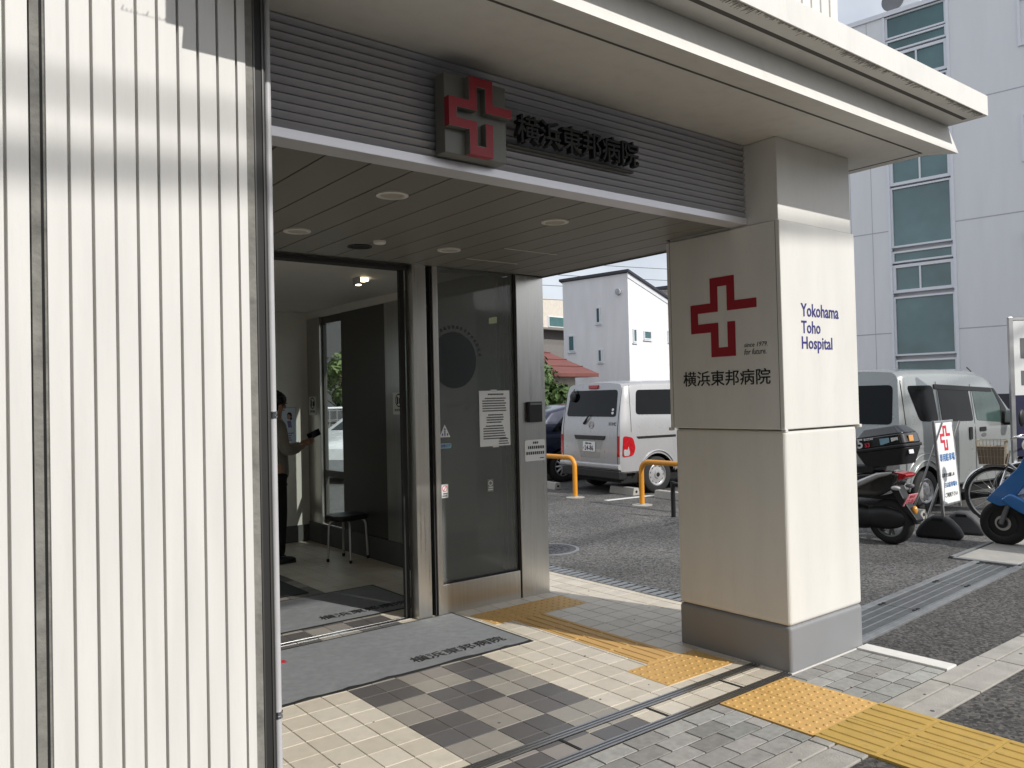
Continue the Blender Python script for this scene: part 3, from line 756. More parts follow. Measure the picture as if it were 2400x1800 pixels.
def disc(x, y, z, label):
    d = thing('ceiling_speaker', label, 'ceiling speaker', (x, y, z), 0, 'dark round discs in the ceilings')
    build('rim', MB().lathe([(.078, 0), (.078, -.006), (.066, -.007), (.064, 0)], (x, y, z), (0, 0, 1), 28), M['speaker'], d, smooth=40)
    build('grille', MB().lathe([(.064, -.003), (0, -.003)], (x, y, z), (0, 0, 1), 28), M['hole'], d)
disc(2.437, 4.656, 2.6, 'dark round ceiling disc on the porch side of the door')
disc(2.39, 5.56, 2.66, 'dark round ceiling disc inside behind the glass door')
d = thing('ceiling_lamp', 'small glowing lamp fitting on the interior ceiling', 'ceiling light', (3.24, 6.25, 2.66))
build('housing', MB().box(3.20, 3.23, 6.16, 6.26, 2.60, 2.66), M['alu'], d, bevel=.004)
build('diffuser', MB().box(3.232, 3.31, 6.17, 6.25, 2.635, 2.655), M['lamp_on'], d, bevel=.004)
build('diffuser', MB().box(3.199, 3.2315, 6.159, 6.20, 2.592, 2.599), M['lamp_on'], d)
d = thing('wall_lamp', 'dim yellowish lamp high behind the fixed glass pane', 'lamp', (3.98, 5.28, 2.27))
build('housing', MB().box(3.967, 3.989, 5.235, 5.345, 2.215, 2.275), M['int_dark'], d)
build('diffuser', MB().box(3.961, 3.966, 5.24, 5.34, 2.22, 2.27), M['lamp_dim'], d)

# ================================================================ NOTICES AND STICKERS
def lines_mb(x0, x1, ztop, n, pitch, h, f, ragged=.25, cell=None):
    """rows of tiny dark dashes: print too small to read"""
    mb = MB()
    for k in range(n):
        z = ztop-k*pitch; x = x0+(.0 if k else (x1-x0)*.1); xe_ = x1-(x1-x0)*random.uniform(0, ragged)
        while x < xe_:
            l = (cell or h*1.0)*random.uniform(.7, 1.1)
            mb.prism([(x, z-h), (x+l, z-h), (x+l, z), (x, z)], lambda a, b: f(a, b, 0), lambda a, b: f(a, b, .0006))
            x += l+h*.28
    return mb
ff = lambda y: (lambda a, b, d: (a, y-d, b))
YG = 5.1118
t = thing('paper_notice', 'tall sheet of printed white paper taped to the fixed glass pane', 'notice', (3.83, YG, 1.23))
build('sheet', MB().box(3.678, 3.976, YG-.003, YG-.001, 1.232, 1.668), M['paper'], t)
f = ff(YG-.0035)
build('heading', lines_mb(3.745, 3.92, 1.645, 1, .02, .012, f, .1), M['letter_b'], t)
m1 = lines_mb(3.708, 3.955, 1.612, 6, .0195, .0095, f, .15); q = lines_mb(3.745, 3.91, 1.482, 4, .0195, .0095, f, .2); m1.add(q.v, q.f)
q = lines_mb(3.712, 3.95, 1.395, 6, .0195, .0095, f, .35); m1.add(q.v, q.f)
q = lines_mb(3.86, 3.955, 1.290, 3, .0185, .0085, f, .1); m1.add(q.v, q.f)
build('text_line', m1, M['letter_b'], t)
build('tape', MB().box(3.80, 3.86, YG-.0038, YG-.0028, 1.222, 1.238).box(3.79, 3.85, YG-.0038, YG-.0028, 1.66, 1.676), M['lamp_ring'], t)
t = thing('notice_plate', 'white rounded notice with two bold lines on the steel column', 'notice', (4.205, 5.08, 1.09))
build('plate', MB().prism(rpoly(4.100, 4.312, 1.092, 1.262, .014), lambda a, b: (a, 5.0815, b), lambda a, b: (a, 5.0785, b)), M['paper'], t)
f = ff(5.078)
m1 = lines_mb(4.178, 4.235, 1.248, 1, .02, .017, f, .0, .016); q = lines_mb(4.112, 4.302, 1.214, 2, .046, .024, f, .05, .016); m1.add(q.v, q.f)
q = lines_mb(4.25, 4.30, 1.118, 1, .02, .008, f, 0); m1.add(q.v, q.f)
build('text_line', m1, M['letter_b'], t)
t = thing('card_reader', 'small black card reader box on the steel column', 'card reader', (4.195, 5.08, 1.4))
build('housing', MB().box(4.126, 4.266, 5.045, 5.0815, 1.407, 1.574), M['black'], t, bevel=.006)
build('hood', MB().box(4.132, 4.260, 5.036, 5.046, 1.545, 1.563), M['scoot_g'], t, bevel=.003)
t = thing('door_sticker', 'white triangular automatic door sticker above a light blue strip', 'sticker', (3.355, YG, 1.24))
build('triangle', MB().prism([(3.305, 1.323), (3.403, 1.323), (3.354, 1.418)], lambda a, b: (a, YG-.0005, b), lambda a, b: (a, YG-.002, b)), M['paper'], t)
mb = MB().prism([(3.349, 1.333), (3.359, 1.333), (3.359, 1.375), (3.349, 1.375)], lambda a, b: (a, YG-.0022, b), lambda a, b: (a, YG-.003, b))
mb.prism([(3.354+.008*math.cos(k), 1.384+.007*math.sin(k)) for k in [i*.785 for i in range(8)]], lambda a, b: (a, YG-.0022, b), lambda a, b: (a, YG-.003, b))
for x in (3.327, 3.372): mb.prism([(x, 1.334), (x+.011, 1.334), (x+.011, 1.352), (x, 1.352)], lambda a, b: (a, YG-.0022, b), lambda a, b: (a, YG-.003, b))
build('figure', mb, M['letter_n'], t)
build('strip', MB().prism(rpoly(3.308, 3.411, 1.238, 1.277, .012), lambda a, b: (a, YG-.0005, b), lambda a, b: (a, YG-.002, b)), M['sticker_b'], t)
build('lettering', text_mb('自動ドア', .022, .0008, lambda u, v, d: (3.318+u, YG-.0021-d, 1.247+v), bold=.01, width=.082), M['letter_n'], t)
t = thing('small_sticker', 'small white no smoking sticker low on the fixed pane beside the steel post', 'sticker', (3.343, YG, .87))
build('sheet', MB().box(3.314, 3.373, YG-.002, YG-.0005, .868, .970), M['paper'], t)
def ringp(cx, cz, r, w_, y, mb=None, n=20):
    mb = mb or MB()
    A = [(cx+r*math.cos(2*math.pi*k/n), cz+r*math.sin(2*math.pi*k/n)) for k in range(n)]
    B_ = [(cx+(r-w_)*math.cos(2*math.pi*k/n), cz+(r-w_)*math.sin(2*math.pi*k/n)) for k in range(n)]
    vs = [(a, y, b) for a, b in A+B_]
    return mb.add(vs, [(k, (k+1) % n, n+(k+1) % n, n+k) for k in range(n)])
mb = ringp(3.343, .938, .024, .005, YG-.0026)
mb.prism([(3.326, .920), (3.330, .917), (3.360, .955), (3.356, .958)], lambda a, b: (a, YG-.0024, b), lambda a, b: (a, YG-.0032, b))
build('symbol', mb, M['red_b'], t)
build('text_line', lines_mb(3.322, 3.366, .905, 2, .017, .009, ff(YG-.0022), .05), M['letter_b'], t)
t = thing('small_sticker', 'small pale sticker low on the fixed pane below the paper notice', 'sticker', (3.77, YG, .88))
build('sheet', MB().box(3.739, 3.800, YG-.002, YG-.0005, .876, .979), M['plate_g'], t)
build('symbol', ringp(3.77, .945, .021, .006, YG-.0026), M['paper'], t)
build('text_line', lines_mb(3.747, 3.793, .917, 2, .018, .010, ff(YG-.0022), .05), M['paper'], t)
M['decal'] = mk('dark translucent reflection and decal tint', (.03, .038, .045), .3)  # dark tint paints a round reflection on the pane, plus faint decal print
M['decal'].node_tree.nodes['Principled BSDF'].inputs['Alpha'].default_value = .45
t = thing('pane_reflection', 'large dark round reflection painted on the fixed glass pane, with faint decal print', 'decal', (3.46, 5.13, 1.7))
build('disc', MB().prism([(3.455+.205*math.cos(2*math.pi*k/48), 1.905+.215*math.sin(2*math.pi*k/48)) for k in range(48)], lambda a, b: (a, 5.1105, b), lambda a, b: (a, 5.1115, b)), M['decal'], t)
mb = MB()
for k in range(15):
    a = R(10+k*9); 
    c_, s_ = math.cos(a), math.sin(a)
    P = [(-.011, -.012), (.011, -.012), (.011, .012), (-.011, .012)]
    mb.prism([(3.455+(.245+p[1])*c_-p[0]*s_, 1.905+(.252+p[1])*s_+p[0]*c_) for p in P], lambda a, b: (a, 5.1105, b), lambda a, b: (a, 5.1115, b))
build('ring_lettering', mb, M['decal'], t)
build('emblem', emblem(3.575, 1.565, .05, lambda a, b: (7.15-a, 5.126, b), lambda a, b: (7.15-a, 5.128, b)), M['decal'], t)
build('lettering', lines_mb(3.34, 3.50, 1.575, 1, .02, .024, lambda a, b, d: (a, 5.126+d, b), 0), M['decal'], t)

def phone_sticker(y0, y1, z0, z1, label):
    t = thing('phone_sticker', label, 'sticker', (3.954, (y0+y1)/2, z0), 0, 'mobile phone stickers on the inner steel columns')
    X = 3.9545; yc = (y0+y1)/2; s = (z1-z0)
    build('sheet', MB().box(X-.002, X, y0, y1, z0, z1), M['paper'], t)
    mb = MB(); n = 24; r = s*.30; zc = z0+s*.64
    A = [(r*math.cos(2*math.pi*k/n), r*math.sin(2*math.pi*k/n)) for k in range(n)]
    vs = [(X-.0026, yc+a, zc+b) for a, b in A]+[(X-.0026, yc+a*.82, zc+b*.82) for a, b in A]
    mb.add(vs, [(k, (k+1) % n, n+(k+1) % n, n+k) for k in range(n)])
    mb.box(X-.003, X-.0022, yc-.006*s/.2, yc-.045*s/.2, zc-.03*s/.2, zc+.02*s/.2).box(X-.003, X-.0022, yc+.01*s/.2, yc+.034*s/.2, zc-.035*s/.2, zc+.032*s/.2)
    build('symbol', mb, M['letter_b'], t)
    build('lettering', text_mb('携帯電話', s*.12, .0006, lambda u, v, d: (X-.0022-d, y1-.03*s/.2-u, z0+s*.14+v), bold=.01, width=(y1-y0)*.72), M['letter_b'], t)
phone_sticker(6.705, 6.93, 1.474, 1.688, 'white mobile phone sticker on the inner steel column beside the door post')
phone_sticker(8.69, 8.885, 1.465, 1.680, 'white mobile phone sticker on the far inner steel column by the poster')

t = thing('wall_poster', 'pale blue printed poster on the back wall behind the person', 'poster', (3.55, 8.915, 1.15))
build('sheet', MB().box(3.36, 3.76, 8.913, 8.918, 1.135, 1.555), M['paper_b'], t)
f0 = lambda a, b: (a, 8.9125, b); f1 = lambda a, b: (a, 8.911, b); f2 = lambda a, b: (a, 8.9095, b)
el = lambda cx, cz, rx, rz, n=16: [(cx+rx*math.cos(2*math.pi*k/n), cz+rz*math.sin(2*math.pi*k/n)) for k in range(n)]
build('printed_hair', MB().prism(el(3.685, 1.468, .030, .038), f0, f1).prism(el(3.700, 1.432, .016, .016), f0, f1), M['hair'], t)
build('printed_face', MB().prism(el(3.675, 1.452, .022, .030), f1, f2), M['skinprint'], t)
build('printed_dress', MB().prism([(3.655, 1.405), (3.70, 1.41), (3.712, 1.33), (3.668, 1.33)], f0, f1), M['purple'], t)
m1 = lines_mb(3.48, 3.60, 1.33, 2, .028, .018, lambda a, b, d: (a, 8.9125-d, b), .1); q = lines_mb(3.44, 3.72, 1.27, 4, .026, .014, lambda a, b, d: (a, 8.9125-d, b), .2); m1.add(q.v, q.f)
build('text_line', m1, M['purple'], t)
build('frame', MB().box(3.352, 3.768, 8.9165, 8.9195, 1.127, 1.563), M['sticker_b'], t)

t.location = (3.59, 8.915, 1.15)

# ================================================================ STOOL, PERSON, PHONE
t = thing('stool', 'low stool with black padded seat and chrome tube legs inside', 'stool', (3.70, 7.56, 0))
_st = t
sp = rpoly(3.51, 3.89, 7.40, 7.74, .10, 6)
build('seat', MB().prism(sp, lambda a, b: (a, b, .418), lambda a, b: (a, b, .470)), M['black'], t, bevel=.018, seg=3)
for (x, y, tx, ty) in ((3.505, 7.60, 3.56, 7.58), (3.635, 7.36, 3.66, 7.44), (3.895, 7.49, 3.84, 7.53), (3.76, 7.77, 3.74, 7.70)):
    lg = build('leg', MB().tube([(x, y, .012), (x+(tx-x)*.25, y+(ty-y)*.25, .36), (x+(tx-x)*.5, y+(ty-y)*.5, .40), (tx, ty, .413), (tx+(3.70-tx)*.5, ty+(7.57-ty)*.5, .413)], .0115, 10), M['alu'], t, smooth=50)
    build('foot_cap', MB().cyl((x, y, .008), (0, 0, 1), .015, .03, 12), M['black'], lg)

t.location = (3.74, 7.54, 0)
def skin_body(name, joints, edges, mat, parent, root=0, sub=2):
    me = bpy.data.meshes.new(name)
    me.from_pydata([j[0] for j in joints], edges, [])
    ob = bpy.data.objects.new(name, me); C.objects.link(ob)
    sk = ob.modifiers.new('skin', 'SKIN'); sk.use_smooth_shade = True
    if not me.skin_vertices: me.skin_vertices.new(name='')
    for i, j in enumerate(joints):
        r = j[1] if isinstance(j[1], tuple) else (j[1], j[1])
        me.skin_vertices[0].data[i].radius = r
        me.skin_vertices[0].data[i].use_root = (i == root)
    s = ob.modifiers.new('sub', 'SUBSURF'); s.levels = sub; s.render_levels = sub
    dg = bpy.context.evaluated_depsgraph_get()
    m2 = bpy.data.meshes.new_from_object(ob.evaluated_get(dg))
    for p in m2.polygons: p.use_smooth = True
    m2.materials.clear(); m2.materials.append(mat)
    bpy.data.objects.remove(ob); bpy.data.meshes.remove(me)
    o = bpy.data.objects.new(name, m2); C.objects.link(o)
    if parent is not None: o.parent = parent
    return o
# local frame: x forward (the way the person faces), y left, z up
pe = thing('person', 'dark haired person in a grey brown jacket and black trousers looking at a phone inside', 'person', (3.145, 7.93, 0), R(-4))
J = [((0, 0, .93), .09), ((0, 0, 1.10), .085), ((.01, 0, 1.28), .095), ((.0, 0, 1.40), .075), ((.02, 0, 1.47), .052), ((.035, 0, 1.56), .07), ((.045, 0, 1.645), .078),
     ((0, .09, .88), .085), ((.02, .10, .50), .055), ((-.01, .10, .09), .038),
     ((0, -.09, .88), .085), ((.02, -.095, .50), .055), ((0, -.095, .09), .038),
     ((0, .17, 1.39), .042), ((.03, .24, 1.13), .036), ((.25, .10, 1.17), .032), ((.295, .065, 1.19), .022),
     ((0, -.17, 1.39), .042), ((.03, -.24, 1.13), .036), ((.25, -.10, 1.16), .032), ((.295, -.065, 1.18), .022)]
Eg = [(0, 1), (1, 2), (2, 3), (3, 4), (4, 5), (5, 6), (0, 7), (7, 8), (8, 9), (0, 10), (10, 11), (11, 12), (3, 13), (13, 14), (14, 15), (15, 16), (3, 17), (17, 18), (18, 19), (19, 20)]
body = skin_body('body', J, Eg, M['skin'], pe)
body.data.name = 'body'
def face_bits():
    mb = MB()
    mb.ball((.118, 0, 1.575), .016, .013, .022, 10, 8)            # nose
    mb.ball((.045, .079, 1.585), .020, .009, .032, 10, 8); mb.ball((.045, -.079, 1.585), .020, .009, .032, 10, 8)
    return mb
build('nose_and_ears', face_bits(), M['skin'], pe, smooth=60, world=False)
build('eye', MB().ball((.108, .032, 1.605), .009, .012, .007, 10, 8), M['black'], pe, smooth=60, world=False)
build('eye', MB().ball((.108, -.032, 1.605), .009, .012, .007, 10, 8), M['black'], pe, smooth=60, world=False)
build('mouth', MB().ball((.108, 0, 1.538), .008, .022, .005, 10, 8), M['red'], pe, smooth=60, world=False)
mb = MB().ball((.018, 0, 1.645), .116, .108, .092, 20, 12).ball((-.03, 0, 1.57), .082, .094, .10, 18, 12)
for k in range(90):
    a = random.uniform(0, 6.28); b = random.uniform(-.3, 1.4)
    mb.ball((.008+.106*math.cos(a)*math.cos(b)-.01, .104*math.sin(a)*math.cos(b), 1.640+.088*math.sin(b)), .026, .026, .024, 6, 5)
build('hair', mb, M['hair'], pe, smooth=60, world=False)
build('glasses', MB().tube([(.05, .082, 1.61), (.122, .062, 1.607), (.128, 0, 1.607), (.122, -.062, 1.607), (.05, -.082, 1.61)], .004, 6), M['black'], pe, world=False)
Jj = [((0, 0, .80), (.165, .145)), ((0, 0, .95), (.155, .135)), ((0, 0, 1.12), (.148, .125)), ((.01, 0, 1.28), (.158, .135)), ((0, 0, 1.39), (.115, .10)), ((.005, 0, 1.455), .07),
      ((0, .185, 1.385), .072), ((.03, .255, 1.13), .062), ((.22, .125, 1.165), .050),
      ((0, -.185, 1.385), .072), ((.03, -.255, 1.13), .062), ((.22, -.125, 1.155), .050)]
skin_body('jacket', Jj, [(0, 1), (1, 2), (2, 3), (3, 4), (4, 5), (4, 6), (6, 7), (7, 8), (4, 9), (9, 10), (10, 11)], M['jacket'], pe)
Jt = [((0, 0, .96), .13), ((0, .085, .86), .10), ((.02, .098, .50), .075), ((-.01, .10, .07), .062), ((0, -.085, .86), .10), ((.02, -.095, .50), .075), ((0, -.095, .07), .062)]
skin_body('trousers', Jt, [(0, 1), (1, 2), (2, 3), (0, 4), (4, 5), (5, 6)], M['trouser'], pe)
for y, dx in ((.10, -.03), (-.095, 0)):
    mb = MB().prism([(-.09+dx, -.04), (.08+dx, -.048), (.155+dx, -.035), (.178+dx, 0), (.155+dx, .035), (.08+dx, .048), (-.09+dx, .04), (-.11+dx, 0)], lambda a, b: (a, b+y, .008), lambda a, b: (a-(a-dx)*.04, b*.85+y, .028 if a > .2 else .03))
    mb.ball((.06+dx, y, .035), .115, .044, .042, 14, 8); mb.ball((-.04+dx, y, .06), .065, .042, .055, 12, 8)
    build('shoe', mb, M['black'], pe, smooth=50, world=False)
def hand(side):
    s = side; parts = []
    Jh = [((.29, .062*s, 1.185), (.018, .026)), ((.33, .052*s, 1.195), (.016, .030)), ((.365, .045*s, 1.205), (.014, .030))]
    o = skin_body('hand', Jh, [(0, 1), (1, 2)], M['skin'], pe)
    for k, (dz, ln) in enumerate(((.022, .050), (.008, .058), (-.007, .055), (-.021, .044))):
        p0 = (.365, .045*s, 1.205+dz); p1 = (.365+ln*.5, .040*s, 1.212+dz); p2 = (.365+ln*.75, .018*s, 1.216+dz); p3 = (.365+ln*.70, .004*s, 1.216+dz)
        skin_body('finger', [(p0, .0095), (p1, .009), (p2, .0085), (p3, .007)], [(0, 1), (1, 2), (2, 3)], M['skin'], o, 0, 1)
    skin_body('thumb', [((.325, .035*s, 1.212), .011), ((.352, .018*s, 1.228), .010), ((.385, .008*s, 1.238), .009), ((.405, .004*s, 1.240), .007)], [(0, 1), (1, 2), (2, 3)], M['skin'], o, 0, 1)
hand(1); hand(-1)
ph = thing('phone', 'black mobile phone held up by the person inside', 'phone', (3.145+.40, 7.93-.03, 1.215), R(-4))
mb = MB().box(-.01, .135, -.0045, .0045, -.012, .058)
mb.xf(Matrix.Translation((-.03, 0, .018)) @ Matrix.Rotation(R(-24), 4, 'Y'))
build('case', mb, M['black'], ph, bevel=.004, world=False)
mb = MB().box(.0, .125, -.0062, -.0048, -.006, .052); mb.xf(Matrix.Translation((-.03, 0, .018)) @ Matrix.Rotation(R(-24), 4, 'Y'))
build('screen', mb, M['carglass'], ph, world=False)

# ================================================================ VEHICLES
def car_shell(W, zb, rear, front, roofz, belt, tumble, crown=.03, rtop=.09, ns=46):
    """closed body: local x forward from the rear axle, y left, z up"""
    def halfw(z):
        if z < belt: return W/2*(1-.035*max(0, (belt-z-.25)/(belt-zb))**2)
        return W/2-(z-belt)*tumble
    def pf(s):
        a = 1.0
        if s < .05: a -= .05*(1-s/.05)**2
        if s > .90: a -= .13*((s-.90)/.10)**2
        return a
    ss = [0, .003, .01, .02, .035, .05]+[.05+.85*k/(ns-12) for k in range(1, ns-11)]+[.92, .94, .96, .975, .99, 1]
    fz = [0, .02, .07, .15, .25, .35, .45, .55, .64, .72, .79, .85]
    rings = []
    for s in ss:
        zt = roofz(s); half = []
        for f in fz:
            z = zb+f*(zt-rtop-zb); y = halfw(z)*pf(s)
            if f == 0: y -= .03
            half.append((y, z))
        hb = halfw(zt-rtop)*pf(s)
        for k in range(1, 7):
            a = math.pi/2*k/6
            half.append((hb-.0-rtop*(1-math.cos(a)), zt-rtop+rtop*math.sin(a)))
        yt = half[-1][0]
        top = [(yt*u, zt+crown*(1-u*u)) for u in (.75, .5, .25, 0)]
        right = half+top
        ring = [(-y, z) for y, z in right]+[(y, z) for y, z in reversed(right[:-1])]
        rings.append([(rear(z)+s*(front(z)-rear(z)), y, z) for y, z in ring])
    n = len(rings[0]); mb = MB(); fs = []
    for i in range(len(rings)-1):
        for k in range(n):
            fs.append((i*n+k, i*n+(k+1) % n, (i+1)*n+(k+1) % n, (i+1)*n+k))
    # end caps as strips between left and right sides (keeps them flat across)
    h = n//2
    for base in (0, (len(rings)-1)*n):
        for k in range(h):
            a, b = base+k, base+k+1; c, d = base+n-1-k, base+n-2-k
            if b == d: fs.append((a, b, c))
            else: fs.append((a, b, d, c))
    mb.add([p for r in rings for p in r], fs)
    def side_y(x, z):
        s = (x-rear(z))/(front(z)-rear(z)); return halfw(z)*pf(min(1, max(0, s)))
    return mb, side_y, halfw, pf

def side_panel(poly, sgn, side_y, eps=.004, th=.012):
    pts = [(x, sgn*(side_y(x, z)+eps), z) for x, z in poly]; n = len(pts)
    inn = [(x, y-sgn*th, z) for x, y, z in pts]
    return MB().add(pts+inn, [tuple(range(n)), tuple(range(2*n-1, n-1, -1))]+[(k, (k+1) % n, n+(k+1) % n, n+k) for k in range(n)])
def rear_panel(poly, rear, eps=.005, th=.014):
    """poly in (right, z): right is to the right seen from behind"""
    pts = [(rear(z)-eps, -r, z) for r, z in poly]; n = len(pts)
    inn = [(x+th, y, z) for x, y, z in pts]
    return MB().add(pts+inn, [tuple(range(n)), tuple(range(2*n-1, n-1, -1))]+[(k, (k+1) % n, n+(k+1) % n, n+k) for k in range(n)])
def rounded(poly, r=.05, n=4):
    out = []; m = len(poly)
    for i in range(m):
        p = Vector(poly[i]); a = Vector(poly[i-1])-p; b = Vector(poly[(i+1) % m])-p
        q = min(r, a.length*.45, b.length*.45); a = p+a.normalized()*q; b = p+b.normalized()*q
        for k in range(n+1):
            t = k/n; out.append(tuple(a*(1-t)**2+p*2*t*(1-t)+b*t*t))
    return out
def seam_strip(path, sgn, side_y, wd=.010, eps=.0045):
    mb = MB()
    for (x0, z0), (x1, z1) in zip(path, path[1:]):
        d = Vector((x1-x0, z1-z0)).normalized(); nx, nz = -d.y*wd/2, d.x*wd/2
        m = 6
        for k in range(m):
            a, b = k/m, (k+1)/m
            P = []
            for t, s_ in ((a, 1), (b, 1), (b, -1), (a, -1)):
                x = x0+(x1-x0)*t+s_*nx; z = z0+(z1-z0)*t+s_*nz
                P.append((x, sgn*(side_y(x, z)+eps), z))
            mb.add(P, [(0, 1, 2, 3)])
    return mb
def cut_arches(body, axles, r, W):
    cs = []
    for ax in axles:
        for s in (1, -1):
            c = MB().cyl((ax, s*(W/2-.30), r*.93), (0, s, 0), r+.075, .6, 36)
            o = build('cutter', c, M['hole'], body.parent, world=False); cs.append(o)
    for o in cs:
        m = body.modifiers.new('b', 'BOOLEAN'); m.object = o; m.operation = 'DIFFERENCE'; m.solver = 'EXACT'
        try: m.material_mode = 'TRANSFER'
        except Exception: pass
    dg = bpy.context.evaluated_depsgraph_get(); me = bpy.data.meshes.new_from_object(body.evaluated_get(dg))
    body.modifiers.clear(); body.data = me
    for p in me.polygons: p.use_smooth = True
    me.set_sharp_from_angle(angle=R(32))
    for o in cs: bpy.data.objects.remove(o)
def wheel(parent, x, y, r, sgn, steel='holes', wdt=.165, rimr=.62):
    """sgn: +1 outer face to the left (+y)"""
    o = (x, y-sgn*wdt, r); rr = r*rimr
    t = build('wheel', MB().lathe([(rr*.97, .0), (r*.90, .004), (r*.985, .02), (r, wdt*.35), (r, wdt*.70), (r*.985, wdt-.018), (r*.90, wdt), (rr*1.03, wdt-.006), (rr, wdt-.02), (rr, .02)], o, (0, sgn, 0), 40), M['rubber'], parent, smooth=45, world=False)
    if steel == 'spokes':
        mb = MB().lathe([(rr, wdt-.012), (rr*.93, wdt-.008), (rr*.90, wdt-.03)], o, (0, sgn, 0), 40)
        for k in range(10):
            a = 2*math.pi*k/10; d = (math.cos(a), math.sin(a))
            c0 = Vector((x, y-sgn*.02, r)); e = c0+Vector((d[0], 0, d[1]))*rr*.95
            mb.tube([c0, e], [.030, .016], 6)
        mb.cyl((x, y-sgn*.05, r), (0, sgn, 0), .05, .04, 16)
        build('rim', mb, M['alu'], t, smooth=40, world=False)
        build('wheel_back', MB().cyl((x, y-sgn*(wdt-.03), r), (0, sgn, 0), rr*.96, .01, 28), M['hole'], t, world=False)
    else:
        prof = [(rr, wdt-.010), (rr*.93, wdt-.002), (rr*.88, wdt-.022), (rr*.74, wdt-.030), (rr*.60, wdt-.016), (rr*.34, wdt-.014), (rr*.30, wdt+.004), (0, wdt+.008)]
        rim = build('rim', MB().lathe(prof, o, (0, sgn, 0), 40), M['van_white'], t, smooth=50, world=False)
        mb = MB(); nh = 11
        for k in range(nh):
            a = 2*math.pi*k/nh; c = Vector((x+math.cos(a)*rr*.77, y-sgn*.031, r+math.sin(a)*rr*.77))
            mb.lathe([(rr*.085, 0), (rr*.085, .004), (0, .004)], c, (0, sgn, 0), 10)
        if steel == 'open':
            mb.lathe([(rr*.20, .0), (rr*.19, .030), (0, .032)], Vector((x, y-sgn*.020, r)), (0, sgn, 0), 16)
        build('rim_holes', mb, M['hole'], rim, world=False)
    return t
def lerp_fn(tab):
    def f(z):
        if z <= tab[0][0]: return tab[0][1]
        for (a, b), (c, d) in zip(tab, tab[1:]):
            if z <= c: return b+(d-b)*(z-a)/(c-a)
        return tab[-1][1]
    return f

